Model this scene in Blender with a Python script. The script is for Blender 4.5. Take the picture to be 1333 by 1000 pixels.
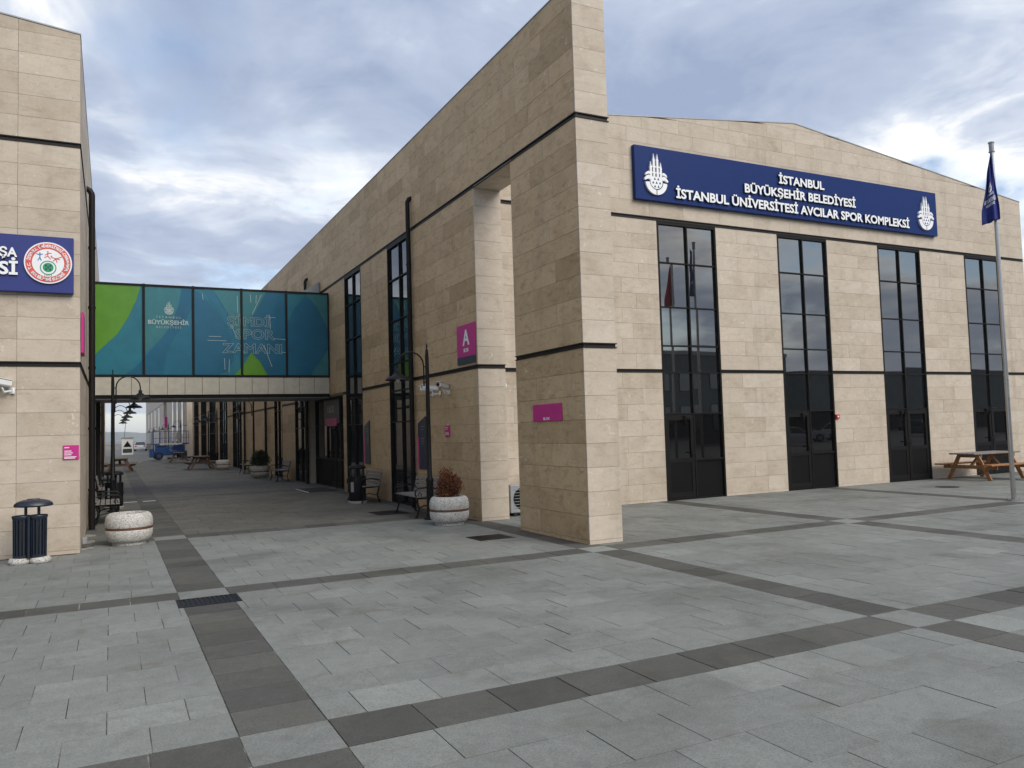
import bpy, math, random
from mathutils import Vector, Matrix
for o in list(bpy.data.objects): bpy.data.objects.remove(o)
S = bpy.context.scene
COL = S.collection
R = math.radians
rnd = random.Random(7)

# ------------------------------------------------------------------ camera
FPX, YAW, PITCH, ROLL = 1035.88, 0.4674, 0.0558, -0.0294
CAM = Vector((-6.4863, -10.3857, 1.8))
_f = Vector((math.sin(YAW)*math.cos(PITCH), math.cos(YAW)*math.cos(PITCH), math.sin(PITCH)))
_r0 = Vector((math.cos(YAW), -math.sin(YAW), 0)); _u0 = _r0.cross(_f)
_r = math.cos(ROLL)*_r0 + math.sin(ROLL)*_u0
_u = -math.sin(ROLL)*_r0 + math.cos(ROLL)*_u0
cam = bpy.data.cameras.new('camera'); camo = bpy.data.objects.new('camera', cam); COL.objects.link(camo)
cam.sensor_width = 36; cam.lens = FPX/1333*36; cam.clip_start = .05; cam.clip_end = 12000
camo.matrix_world = Matrix(((_r.x, _u.x, -_f.x, CAM.x), (_r.y, _u.y, -_f.y, CAM.y), (_r.z, _u.z, -_f.z, CAM.z), (0, 0, 0, 1)))
S.camera = camo
S.render.resolution_x = 1024; S.render.resolution_y = 768
def project(p):
    d = Vector(p)-CAM; z = d.dot(_f)
    if z < .2: return None
    return 666.5+FPX*d.dot(_r)/z, 500-FPX*d.dot(_u)/z, z

# ------------------------------------------------------------------ light
SUN_DIR = Vector((.30, -.72, .62)).normalized()      # towards the sun
sun = bpy.data.lights.new('sun', 'SUN'); sun.energy = 2.15; sun.angle = R(40); sun.color = (1, .955, .89)
suno = bpy.data.objects.new('sun', sun); COL.objects.link(suno)
suno.rotation_euler = SUN_DIR.to_track_quat('Z', 'Y').to_euler()
S.view_settings.view_transform = 'Standard'; S.view_settings.look = 'None'
S.view_settings.gamma = 1; S.view_settings.use_curve_mapping = False
S.view_settings.exposure = 0.40

W = bpy.data.worlds.new('World'); S.world = W; W.use_nodes = True
def nn(nt, typ, **kw):
    n = nt.nodes.new(typ)
    for k, v in kw.items():
        if k[0] == '_': n.inputs[k[1:]].default_value = v
        else: setattr(n, k, v)
    return n
def lk(nt, a, ao, b, bi): nt.links.new(a.outputs[ao], b.inputs[bi])
def mth(nt, op, a, b=None, c=None):
    n = nt.nodes.new('ShaderNodeMath'); n.operation = op
    for i, v in enumerate((a, b, c)):
        if v is None: continue
        if isinstance(v, (int, float)): n.inputs[i].default_value = v
        else: nt.links.new(v, n.inputs[i])
    return n.outputs[0]
def ramp(nt, fac, stops):
    n = nt.nodes.new('ShaderNodeValToRGB'); nt.links.new(fac, n.inputs[0])
    e = n.color_ramp.elements
    while len(e) < len(stops): e.new(.5)
    for i, (p, c) in enumerate(stops):
        e[i].position = p; e[i].color = (c, c, c, 1) if isinstance(c, (int, float)) else (*c, 1)
    return n.outputs[0]
def mixc(nt, fac, a, b, typ='MIX'):
    n = nt.nodes.new('ShaderNodeMix'); n.data_type = 'RGBA'; n.blend_type = typ
    for s, v in ((n.inputs[0], fac), (n.inputs[6], a), (n.inputs[7], b)):
        if isinstance(v, (int, float)): s.default_value = v
        elif isinstance(v, tuple): s.default_value = (*v, 1) if len(v) == 3 else v
        else: nt.links.new(v, s)
    return n.outputs[2]
def build_world():
    nt = W.node_tree; nt.nodes.clear()
    out = nn(nt, 'ShaderNodeOutputWorld'); bg = nn(nt, 'ShaderNodeBackground', _Strength=.1)
    sky = nn(nt, 'ShaderNodeTexSky', sky_type='NISHITA', sun_disc=False)
    sky.sun_elevation = math.asin(SUN_DIR.z); sky.sun_rotation = math.atan2(SUN_DIR.x, SUN_DIR.y)
    sky.air_density = 1.0; sky.dust_density = .6; sky.ozone_density = 1.5
    tc = nn(nt, 'ShaderNodeTexCoord'); sp = nn(nt, 'ShaderNodeSeparateXYZ'); lk(nt, tc, 'Generated', sp, 0)
    zz = mth(nt, 'ADD', mth(nt, 'MAXIMUM', sp.outputs[2], 0), .16)
    cx = mth(nt, 'DIVIDE', sp.outputs[0], zz); cy = mth(nt, 'DIVIDE', sp.outputs[1], zz)
    cb = nn(nt, 'ShaderNodeCombineXYZ'); nt.links.new(cx, cb.inputs[0]); nt.links.new(cy, cb.inputs[1]); cb.inputs[2].default_value = SKY_SEED
    def noise(scale, det, rough, dist, off=0):
        n = nn(nt, 'ShaderNodeTexNoise'); n.inputs['Scale'].default_value = scale; n.inputs['Detail'].default_value = det
        n.inputs['Roughness'].default_value = rough; n.inputs['Distortion'].default_value = dist
        if off:
            m = nn(nt, 'ShaderNodeVectorMath', operation='ADD'); lk(nt, cb, 0, m, 0); m.inputs[1].default_value = (off, off*.7, off*1.3); lk(nt, m, 0, n, 'Vector')
        else: lk(nt, cb, 0, n, 'Vector')
        return n.outputs[0]
    base = noise(.62, 9, .52, .55); fine = noise(2.6, 9, .6, .5, 9.1); lumn = noise(.9, 6, .5, .8, 3.7)
    n1 = mth(nt, 'ADD', mth(nt, 'MULTIPLY', base, .82), mth(nt, 'MULTIPLY', fine, .18))
    cover = ramp(nt, n1, [(.415, 0.0), (.45, .5), (.495, 1)])
    # sunlit rims, grey-blue undersides where the cloud is thick
    thick = mth(nt, 'ADD', mth(nt, 'MULTIPLY', n1, .62), mth(nt, 'MULTIPLY', lumn, .38))
    thick = mth(nt, 'ADD', thick, mth(nt, 'MULTIPLY', mth(nt, 'SUBTRACT', fine, .5), .22))
    ccol = ramp(nt, thick, [(.41, (10.5, 10.4, 10.2)), (.445, (7.8, 7.9, 8.1)), (.475, (5.5, 6.0, 6.9)), (.515, (4.0, 4.6, 5.8)), (.60, (2.75, 3.35, 4.7))])
    # pale air low over the horizon
    hz = ramp(nt, sp.outputs[2], [(0.0, .8), (.08, .3), (.20, 0)])
    blue = nn(nt, 'ShaderNodeHueSaturation'); blue.inputs['Saturation'].default_value = 1.0; blue.inputs['Value'].default_value = 1.3; lk(nt, sky, 0, blue, 'Color')
    c = mixc(nt, cover, blue.outputs[0], ccol)
    c = mixc(nt, hz, c, (5.2, 5.5, 5.8))
    nt.links.new(c, bg.inputs[0]); lk(nt, bg, 0, out, 0)
SKY_SEED = 5.2
build_world()

# ------------------------------------------------------------------ materials
MATS = {}
def newmat(name):
    m = bpy.data.materials.new(name); m.use_nodes = True; MATS[name] = m
    nt = m.node_tree; b = nt.nodes['Principled BSDF']
    return m, nt, b
def pos(nt): return nn(nt, 'ShaderNodeNewGeometry').outputs['Position']
def noise(nt, vec, scale, det=4, rough=.55, dist=0):
    n = nn(nt, 'ShaderNodeTexNoise'); n.inputs['Scale'].default_value = scale; n.inputs['Detail'].default_value = det
    n.inputs['Roughness'].default_value = rough; n.inputs['Distortion'].default_value = dist
    nt.links.new(vec, n.inputs['Vector']); return n.outputs[0]
def piece_random(nt):
    oi = nn(nt, 'ShaderNodeObjectInfo'); g = nn(nt, 'ShaderNodeNewGeometry')
    return mth(nt, 'FRACT', mth(nt, 'ADD', oi.outputs['Random'], g.outputs['Random Per Island']))
def scaled(nt, vec, s):
    m = nn(nt, 'ShaderNodeMapping'); nt.links.new(vec, m.inputs[0]); m.inputs['Scale'].default_value = s; return m.outputs[0]
def offset(nt, vec, val, k):
    c = nn(nt, 'ShaderNodeCombineXYZ')
    for i in range(3): nt.links.new(mth(nt, 'MULTIPLY', val, k*(1+.37*i)), c.inputs[i])
    a = nn(nt, 'ShaderNodeVectorMath', operation='ADD'); nt.links.new(vec, a.inputs[0]); lk(nt, c, 0, a, 1); return a.outputs[0]
def bump(nt, b, h, strength, dist):
    n = nn(nt, 'ShaderNodeBump'); n.inputs['Strength'].default_value = strength; n.inputs['Distance'].default_value = dist
    nt.links.new(h, n.inputs['Height']); lk(nt, n, 0, b, 'Normal')
def plain(name, col, rough=.5, metal=0, var=.12, scale=9, bmp=0, spec=None):
    m, nt, b = newmat(name)
    p = pos(nt); n = noise(nt, p, scale, 5, .6)
    f = ramp(nt, n, [(.25, 1-var*1.6), (.75, 1+var)])
    c = mixc(nt, 1.0, tuple(col), f, 'MULTIPLY'); nt.links.new(c, b.inputs['Base Color'])
    b.inputs['Roughness'].default_value = rough; b.inputs['Metallic'].default_value = metal
    r2 = mth(nt, 'ADD', mth(nt, 'MULTIPLY', noise(nt, p, scale*2.3, 3), .18), rough-.09); nt.links.new(r2, b.inputs['Roughness'])
    if spec is not None: b.inputs['Specular IOR Level'].default_value = spec
    if bmp: bump(nt, b, noise(nt, p, scale*6, 4), bmp, .004)
    return m
def stone(name, col, va=1.):
    m, nt, b = newmat(name)
    rv = piece_random(nt); p = pos(nt); q = offset(nt, p, rv, 23.)
    big = noise(nt, q, 1.6, 5, .6, .6); med = noise(nt, scaled(nt, q, (1, 1, 2.4)), 4.5, 6, .62, .8); fine = noise(nt, q, 38, 5, .65)
    c = ramp(nt, rv, [(0, tuple(x*(1-va*(1-k)) for x, k in zip(col, (.90, .89, .87)))), (.3, tuple(x*k for x, k in zip(col, (.96, .955, .95)))), (.65, tuple(x*k for x, k in zip(col, (1.0, 1.0, 1.0)))), (1, tuple(x*k for x, k in zip(col, (1.05, 1.06, 1.08))))])
    c = mixc(nt, 1., c, ramp(nt, big, [(.25, (.84, .81, .77)), (.5, (1, 1, 1)), (.75, (1.08, 1.08, 1.08))]), 'MULTIPLY')
    c = mixc(nt, .5, c, ramp(nt, med, [(.28, (1-.26*va, 1-.30*va, 1-.36*va)), (.48, (1, 1, 1)), (.72, (1.1, 1.1, 1.1))]), 'MULTIPLY')
    c = mixc(nt, .35, c, ramp(nt, fine, [(.3, .72), (.5, 1), (.8, 1.1)]), 'MULTIPLY')
    # pale calcite flecks and long weather streaks with a shape of their own
    fl = noise(nt, q, 7.5, 3, .5, 1.6)
    c = mixc(nt, ramp(nt, fl, [(.665, 0), (.72, .6)]), c, (.64, .61, .55))
    st = noise(nt, scaled(nt, p, (1.1, 1.1, .10)), 2.6, 5, .6)
    c = mixc(nt, ramp(nt, st, [(.55, 0), (.78, .30)]), c, (.22, .185, .135))
    nt.links.new(c, b.inputs['Base Color'])
    b.inputs['Roughness'].default_value = .62; b.inputs['Specular IOR Level'].default_value = .3
    bump(nt, b, mth(nt, 'ADD', mth(nt, 'MULTIPLY', fine, .4), med), .22, .006)
    return m
def paver(name, col, va=1.):
    m, nt, b = newmat(name)
    rv = piece_random(nt); p = pos(nt); q = offset(nt, p, rv, 17.)
    grain = noise(nt, q, 85, 4, .8); med = noise(nt, q, 9, 6, .62, .4); wear = noise(nt, p, .55, 6, .62, .5); wear2 = noise(nt, p, 2.6, 5, .6, .9)
    c = ramp(nt, rv, [(0, tuple(x*(1-.09*va) for x in col)), (.6, col), (.93, tuple(x*(1+.06*va) for x in col)), (1, tuple(x*1.18 for x in col))])
    c = mixc(nt, 1., c, ramp(nt, med, [(.25, (.86, .87, .85)), (.75, (1.1, 1.1, 1.1))]), 'MULTIPLY')
    c = mixc(nt, .75, c, ramp(nt, grain, [(.30, .45), (.5, 1), (.72, 1.4)]), 'MULTIPLY')
    c = mixc(nt, 1., c, ramp(nt, wear, [(.32, (.70, .70, .67)), (.48, (1, 1, 1)), (.68, (1.12, 1.12, 1.11))]), 'MULTIPLY')
    c = mixc(nt, ramp(nt, wear2, [(.55, 0), (.74, .45)]), c, (.12, .108, .082))
    nt.links.new(c, b.inputs['Base Color'])
    v = nn(nt, 'ShaderNodeTexVoronoi'); v.inputs['Scale'].default_value = 1.15; v.inputs['Randomness'].default_value = 1; nt.links.new(p, v.inputs['Vector'])
    c = mixc(nt, ramp(nt, v.outputs['Distance'], [(.012, .8), (.022, 0)]), c, (.03, .028, .025))
    pale = noise(nt, p, 1.35, 7, .7, 1.2); c = mixc(nt, ramp(nt, pale, [(.63, 0), (.74, .5)]), c, (.33, .31, .275))
    nt.links.new(ramp(nt, wear2, [(.3, .62), (.7, .8)]), b.inputs['Roughness']); b.inputs['Specular IOR Level'].default_value = .28
    bump(nt, b, mth(nt, 'ADD', grain, med), .3, .004)
    return m
STONE = (.500, .425, .338)
stone('travertine', STONE); stone('shaded_travertine', (.515, .375, .218), 2.3)  # second one: same stone, warm shade of the west faces painted into its colour
paver('light_granite', (.190, .196, .182)); paver('alley_shaded_granite', (.118, .113, .098)); paver('dark_granite', (.083, .080, .071), 2.4)  # alley slabs: the light granite darkened, alley shade put into the colour
plain('mortar', (.20, .175, .14), .9); 
def joint():
    m, nt, b = newmat('paving_joint'); n = noise(nt, pos(nt), 1.7, 5, .65)
    nt.links.new(ramp(nt, n, [(.40, (.035, .033, .028)), (.52, (.11, .105, .09)), (.60, (.27, .255, .22))]), b.inputs['Base Color']); b.inputs['Roughness'].default_value = .95
joint()
plain('far_ground', (.16, .165, .16), .9, scale=.4)
plain('dark_bronze', (.009, .008, .007), .5, .0, spec=.15); plain('channel_steel', (.014, .011, .0095), .5, spec=.25)
plain('black_pipe', (.009, .007, .0065), .5, spec=.2); plain('black_iron', (.007, .007, .0075), .5, spec=.2)
plain('navy_plastic', (.014, .020, .034), .38, spec=.5); plain('dark_panel', (.006, .006, .006), .55, spec=.1)
plain('sign_blue', (.008, .026, .125), .4, var=.04, spec=.12); plain('sign_violet', (.032, .044, .185), .42, var=.04, spec=.3)
plain('white_letter', (.80, .80, .80), .35, var=.03); plain('letter_side', (.02, .02, .03), .5)
plain('magenta', (.52, .025, .22), .38, var=.05); plain('slate_sign', (.035, .042, .062), .4)
plain('white_paint', (.74, .74, .72), .4, var=.05); plain('grey_metal', (.30, .31, .32), .45, .2); plain('steel', (.46, .455, .44), .3, .95, var=.05, scale=3)
plain('wood_orange', (.33, .145, .05), .6, var=.35, scale=14, bmp=.3); plain('wood_grey', (.20, .18, .165), .7, var=.3, scale=16, bmp=.3)
plain('wood_brown', (.125, .072, .042), .65, var=.35, scale=14, bmp=.3)
plain('planter_band', (.105, .045, .022), .6); plain('soil', (.035, .026, .018), .95, var=.4, scale=30)
plain('flag_blue', (.012, .022, .175), .75, var=.1); plain('flag_red', (.42, .012, .018), .75, var=.1)
plain('lift_blue', (.010, .060, .215), .4); plain('rubber', (.012, .012, .012), .8); plain('roof_sheet', (.22, .24, .26), .5, .3)
plain('red_paint', (.50, .02, .02), .4); plain('seal_red', (.62, .09, .07), .4, var=.04); plain('seal_green', (.02, .27, .13), .4, var=.04); plain('seal_blue', (.03, .12, .42), .4, var=.04)
plain('opposite_wall', (.125, .12, .115), .8, scale=1.2); plain('concrete', (.30, .29, .27), .85, scale=3); plain('brown_render', (.33, .23, .13), .8, scale=2)
plain('hill_scrub', (.10, .12, .10), .95, scale=.01); plain('car_white', (.62, .62, .62), .25, var=.03); plain('car_grey', (.10, .105, .11), .25, .5, var=.03)
plain('print_teal', (.030, .150, .170), .22, var=.10, scale=2.5); plain('print_blue', (.012, .120, .190), .22, var=.10, scale=2.5); plain('print_deep', (.009, .098, .172), .22, var=.10, scale=2.5)
plain('print_green', (.085, .230, .014), .22, var=.10, scale=2.5); plain('print_mid', (.017, .138, .188), .22, var=.10, scale=2.5); plain('print_pale', (.30, .40, .39), .3, var=.1)
plain('fascia', (.40, .375, .31), .5, var=.1, scale=5)
def terrazzo():
    m, nt, b = newmat('terrazzo'); p = pos(nt)
    v = nn(nt, 'ShaderNodeTexVoronoi'); v.inputs['Scale'].default_value = 98; nt.links.new(p, v.inputs['Vector'])
    sp = nn(nt, 'ShaderNodeSeparateColor'); lk(nt, v, 'Color', sp, 0)
    chips = ramp(nt, sp.outputs[0], [(0, (.16, .148, .128)), (.18, (.27, .25, .22)), (.28, (.47, .45, .41)), (.7, (.54, .52, .48)), (1, (.62, .61, .57))])
    c = mixc(nt, ramp(nt, noise(nt, p, 4, 5), [(.5, 0), (.8, .35)]), chips, (.26, .23, .18))
    nt.links.new(c, b.inputs['Base Color']); b.inputs['Roughness'].default_value = .75
    bump(nt, b, v.outputs['Distance'], .4, .004)
terrazzo()
def glass(name, col, ior, rough=.012):
    m, nt, b = newmat(name); b.inputs['Base Color'].default_value = (*col, 1)
    b.inputs['IOR'].default_value = ior; b.inputs['Roughness'].default_value = rough
    bump(nt, b, noise(nt, pos(nt), 1.1, 1), .025, .02)
glass('dark_glass', (.008, .010, .010), 2.6); glass('door_glass', (.004, .004, .004), 1.55); glass('alley_glass', (.006, .010, .012), 2.0); glass('car_glass', (.01, .012, .014), 1.8)
def leaf(name, a, bcol):
    m, nt, b = newmat(name); rv = nn(nt, 'ShaderNodeNewGeometry').outputs['Random Per Island']
    nt.links.new(ramp(nt, rv, [(0, a), (1, bcol)]), b.inputs['Base Color']); b.inputs['Roughness'].default_value = .7; b.inputs['Specular IOR Level'].default_value = .2
leaf('leaf_rust', (.085, .028, .014), (.22, .085, .040)); leaf('leaf_dark', (.016, .028, .014), (.045, .065, .03)); plain('twig', (.06, .035, .022), .8)

# ------------------------------------------------------------------ mesh helpers
class MB:
    def __init__(s): s.v = []; s.f = []
    def add(s, vs, fs):
        n = len(s.v); s.v += [tuple(v) for v in vs]; s.f += [tuple(i+n for i in f) for f in fs]; return s
    def box(s, x0, x1, y0, y1, z0, z1):
        return s.add([(x0, y0, z0), (x1, y0, z0), (x1, y1, z0), (x0, y1, z0), (x0, y0, z1), (x1, y0, z1), (x1, y1, z1), (x0, y1, z1)],
                     [(0, 3, 2, 1), (4, 5, 6, 7), (0, 1, 5, 4), (1, 2, 6, 5), (2, 3, 7, 6), (3, 0, 4, 7)])
    def bbox(s, x0, x1, y0, y1, z0, z1, b=.01):           # chamfered box
        xs = (x0, x1); ys = (y0, y1); zs = (z0, z1); V = []; idx = {}
        for i in (0, 1):
            for j in (0, 1):
                for k in (0, 1):
                    for a in range(3):
                        p = [xs[i], ys[j], zs[k]]
                        for c in range(3):
                            if c != a: p[c] += b*(1 if (i, j, k)[c] == 0 else -1)
                        idx[i, j, k, a] = len(V); V.append(p)
        Fs = []
        for a in range(3):
            o = [c for c in range(3) if c != a]
            for sd in (0, 1):
                q = []
                for (m, n) in ((0, 0), (1, 0), (1, 1), (0, 1)):
                    t = [0, 0, 0]; t[a] = sd; t[o[0]] = m; t[o[1]] = n; q.append(idx[(*t, a)])
                Fs.append(q)
        for a in range(3):                                  # edges along axis a
            o = [c for c in range(3) if c != a]
            for m in (0, 1):
                for n in (0, 1):
                    t0 = [0, 0, 0]; t0[o[0]] = m; t0[o[1]] = n; t1 = list(t0); t1[a] = 1
                    Fs.append([idx[(*t0, o[0])], idx[(*t0, o[1])], idx[(*t1, o[1])], idx[(*t1, o[0])]])
        for i in (0, 1):
            for j in (0, 1):
                for k in (0, 1): Fs.append([idx[i, j, k, a] for a in range(3)])
        return s.add(V, Fs)
    def bar(s, p, q, w, h, up=(0, 0, 1)):                  # box beam from p to q
        p = Vector(p); q = Vector(q); d = (q-p).normalized(); u = Vector(up)
        if abs(d.dot(u)) > .99: u = Vector((1, 0, 0))
        a = d.cross(u).normalized()*w/2; b = a.cross(d).normalized()*h/2
        vs = [p-a-b, p+a-b, p+a+b, p-a+b, q-a-b, q+a-b, q+a+b, q-a+b]
        return s.add(vs, [(0, 3, 2, 1), (4, 5, 6, 7), (0, 1, 5, 4), (1, 2, 6, 5), (2, 3, 7, 6), (3, 0, 4, 7)])
    def tube(s, pts, r, n=8, caps=True):
        pts = [Vector(p) for p in pts]; rs = r if isinstance(r, (list, tuple)) else [r]*len(pts); base = len(s.v); prev = None
        for i, p in enumerate(pts):
            d = ((pts[min(i+1, len(pts)-1)]-pts[max(i-1, 0)])).normalized()
            if prev is None:
                u = Vector((0, 0, 1)) if abs(d.z) < .9 else Vector((1, 0, 0)); a = d.cross(u).normalized()
            else: a = (prev-d*prev.dot(d)).normalized()
            prev = a; b = d.cross(a)
            for k in range(n):
                t = 2*math.pi*k/n; s.v.append(tuple(p+(a*math.cos(t)+b*math.sin(t))*rs[i]))
        for i in range(len(pts)-1):
            for k in range(n):
                k2 = (k+1) % n; s.f.append((base+i*n+k, base+i*n+k2, base+(i+1)*n+k2, base+(i+1)*n+k))
        if caps:
            s.f.append(tuple(base+k for k in range(n))[::-1]); s.f.append(tuple(base+(len(pts)-1)*n+k for k in range(n)))
        return s
    def lathe(s, prof, n=32, c=(0, 0, 0), sx=1, sy=1, capb=True, capt=True):
        base = len(s.v)
        for r, z in prof:
            for k in range(n):
                t = 2*math.pi*k/n; s.v.append((c[0]+r*sx*math.cos(t), c[1]+r*sy*math.sin(t), c[2]+z))
        for i in range(len(prof)-1):
            for k in range(n):
                k2 = (k+1) % n; s.f.append((base+i*n+k, base+i*n+k2, base+(i+1)*n+k2, base+(i+1)*n+k))
        if capb: s.f.append(tuple(base+k for k in range(n))[::-1])
        if capt: s.f.append(tuple(base+(len(prof)-1)*n+k for k in range(n)))
        return s
    def prism(s, poly, o, u, v, n, d):                     # flat outline poly in (u,v) at o, pushed d along n
        o, u, v, n = Vector(o), Vector(u), Vector(v), Vector(n); k = len(poly)
        vs = [o+u*a+v*b for a, b in poly]+[o+u*a+v*b+n*d for a, b in poly]
        return s.add(vs, [tuple(range(k))[::-1], tuple(range(k, 2*k))]+[(i, (i+1) % k, (i+1) % k+k, i+k) for i in range(k)])
    def build(s, name, mat, parent=None, smooth=False, angle=40):
        me = bpy.data.meshes.new(name); me.from_pydata(s.v, [], s.f); me.update()
        me.materials.append(MATS[mat])
        if smooth:
            me.polygons.foreach_set('use_smooth', [True]*len(me.polygons)); me.set_sharp_from_angle(angle=R(angle))
        o = bpy.data.objects.new(name, me); COL.objects.link(o)
        if parent: o.parent = parent
        return o
def tag(o, label, cat, group=None):
    o['label'] = label; o['category'] = cat
    if group: o['group'] = group
    return o
def thing(name, label, cat, loc=(0, 0, 0), rz=0, group=None):
    o = bpy.data.objects.new(name, None); COL.objects.link(o); o.location = loc; o.rotation_euler = (0, 0, rz); o.empty_display_size = .1
    return tag(o, label, cat, group)
def struct(o): o['kind'] = 'structure'; return o
def stuff(o): o['kind'] = 'stuff'; return o
def copy_tree(o, label, loc, rz=None, parent=None):
    c = o.copy(); COL.objects.link(c); c.location = loc
    if rz is not None: c.rotation_euler = (0, 0, rz)
    if label: c['label'] = label
    def rec(a, b):
        for ch in a.children:
            d = ch.copy(); COL.objects.link(d); d.parent = b; rec(ch, d)
    rec(o, c); return c
UNIT = MB().box(-.5, .5, -.5, .5, -.5, .5)
_unit = {}
def unit_box(name, mat, b, parent, tilt=(0, 0, 0)):       # alike pieces share one mesh per material
    if mat not in _unit:
        me = bpy.data.meshes.new(name); me.from_pydata(UNIT.v, [], UNIT.f); me.materials.append(MATS[mat]); _unit[mat] = me
    o = bpy.data.objects.new(name, _unit[mat]); COL.objects.link(o)
    x0, x1, y0, y1, z0, z1 = b
    o.location = ((x0+x1)/2, (y0+y1)/2, (z0+z1)/2); o.scale = (x1-x0, y1-y0, z1-z0); o.rotation_euler = tilt
    if parent: o.parent = parent
    return o
def text_geo(txt, extrude=0., bold=0., outline=0., align='CENTER', space=1.0):
    cu = bpy.data.curves.new('lettering', 'FONT'); cu.body = txt; cu.align_x = 'LEFT'; cu.size = 1; cu.space_character = space
    cu.offset = bold; cu.resolution_u = 3
    if outline: cu.fill_mode = 'NONE'; cu.bevel_depth = outline; cu.bevel_resolution = 0
    else: cu.extrude = extrude
    ob = bpy.data.objects.new('lettering', cu); COL.objects.link(ob); bpy.context.view_layer.update()
    me = bpy.data.meshes.new_from_object(ob.evaluated_get(bpy.context.evaluated_depsgraph_get()))
    vs = [tuple(v.co) for v in me.vertices]; fs = [tuple(p.vertices) for p in me.polygons]
    bpy.data.objects.remove(ob); bpy.data.curves.remove(cu); bpy.data.meshes.remove(me)
    return vs, fs
def put_text(mb, txt, o, u, v, n, width=None, height=None, depth=.02, bold=.0, outline=0, cap=.72, space=1.0, align='C'):
    """txt with its baseline through o; width and cap height in metres"""
    vs, fs = text_geo(txt, extrude=.05, bold=bold, outline=outline, space=space)
    if not vs: return
    x0 = min(p[0] for p in vs); x1 = max(p[0] for p in vs); zmax = max(abs(p[2]) for p in vs) or 1
    sy = height/cap if height else None
    sx = width/(x1-x0) if width else sy
    if sy is None: sy = sx
    o, u, v, n = Vector(o), Vector(u), Vector(v), Vector(n); mid = (x0+x1)/2 if align == 'C' else (x0 if align == 'L' else x1)
    mb.add([o+u*((p[0]-mid)*sx)+v*(p[1]*sy)+n*((p[2]/zmax*.5+.5)*depth) for p in vs], fs)

# ------------------------------------------------------------------ ground and paving
T = .03
XB = [(-11.30, -10.80), (-5.80, -5.27), (-.33, .13), (4.85, 5.32), (10.1, 10.55), (15.35, 15.8), (20.5, 21)]
YB = [(-11.2, -10.7), (-5.75, -5.25), (-.62, -.17), (5.2, 5.75), (15.9, 16.4), (37.1, 37.6)]
me = MB().add([(-6000, -6000, -.03), (6000, -6000, -.03), (6000, 6000, -.03), (-6000, 6000, -.03)], [(0, 1, 2, 3)])
ground = struct(me.build('ground', 'far_ground'))
plaza = struct(MB().box(-22, 34, -14, 62, -.028, -.0065).build('plaza_paving', 'paving_joint'))
GR = [(-5.85, -5.20, -1.13, -.66), (-1.17, -.52, 1.45, 2.05)]           # drain grates let into the paving
slabs = []
def rows_in(a, b, pitch):
    n = max(1, round((b-a)/pitch)); return [(a+(b-a)*i/n, a+(b-a)*(i+1)/n) for i in range(n)]
def usable(x0, x1, y0, y1):
    cx, cy = (x0+x1)/2, (y0+y1)/2
    if cy > 5.0: return -6.9 < cx < -.02
    if cy > 4.75: return -6.9 < cx < 0
    if 3.96 < cy: return (cx > -6.9 and cx < 0) or cx > .6 or cy < 4.3
    return True
def clip(x0, x1, y0, y1):
    for gx0, gx1, gy0, gy1 in GR:
        if x0 < gx1 and x1 > gx0 and y0 < gy1 and y1 > gy0:
            out = []
            if x0 < gx0-.05: out.append((x0, gx0, y0, y1))
            if x1 > gx1+.05: out.append((gx1, x1, y0, y1))
            a, b = max(x0, gx0), min(x1, gx1)
            if y0 < gy0-.05: out.append((a, b, y0, gy0))
            if y1 > gy1+.05: out.append((a, b, gy1, y1))
            return out
    return [(x0, x1, y0, y1)]
xe = [-14.5]+[e for b in XB for e in b]+[27]
ye = [-13.8]+[e for b in YB for e in b]+[58]
for iy in range(len(ye)-1):
    ydark = iy % 2 == 1
    rws = [(ye[iy], ye[iy+1])] if ydark else rows_in(ye[iy], ye[iy+1], .475)
    for ir, (ya, yb) in enumerate(rws):
        for ix in range(len(xe)-1):
            xdark = ix % 2 == 1; a, b = xe[ix], xe[ix+1]
            if xdark: cells = [(a, b)]
            else:
                n = max(1, round((b-a)/.52)); w = (b-a)/(n-.5) if n > 2 else (b-a)/n
                if ydark: cells = [(a+(b-a)*k/n, a+(b-a)*(k+1)/n) for k in range(n)]
                else:
                    w = (b-a)/(n+.5); cells = []; x = a; first = ir % 2 == 0
                    if first: cells.append((a, a+w/2)); x = a+w/2
                    while x < b-.01:
                        x2 = min(b, x+w); cells.append((x, x2)); x = x2
            for (p, q) in cells:
                if not usable(p, q, ya, yb): continue
                mat = 'dark_granite' if (xdark != ydark) else ('alley_shaded_granite' if ya > 5.7 else 'light_granite')
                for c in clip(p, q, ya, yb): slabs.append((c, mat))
def screen_area(b):
    x0, x1, y0, y1, z0, z1 = b; ps = []
    for p in ((x0, y0, z0), (x1, y1, z1), (x0, y1, z1), (x1, y0, z0), (x0, y1, z0), (x1, y0, z1), (x0, y0, z1), (x1, y1, z0)):
        q = project(p)
        if q is None: return 0
        ps.append(q)
    cx = sum(p[0] for p in ps)/8; cy = sum(p[1] for p in ps)/8
    if not (-20 < cx < 1353 and -20 < cy < 1020): return 0
    hull = sorted(set((round(p[0], 2), round(p[1], 2)) for p in ps))
    def half(pts):
        h = []
        for p in pts:
            while len(h) > 1 and (h[-1][0]-h[-2][0])*(p[1]-h[-2][1])-(h[-1][1]-h[-2][1])*(p[0]-h[-2][0]) <= 0: h.pop()
            h.append(p)
        return h
    h = half(hull)[:-1]+half(hull[::-1])[:-1]
    return abs(sum(h[i][0]*h[(i+1) % len(h)][1]-h[(i+1) % len(h)][0]*h[i][1] for i in range(len(h))))/2
slabs.sort(key=lambda s: -screen_area((*s[0], -.001, 0)))
rest = {'dark_granite': MB(), 'light_granite': MB(), 'alley_shaded_granite': MB()}
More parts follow.
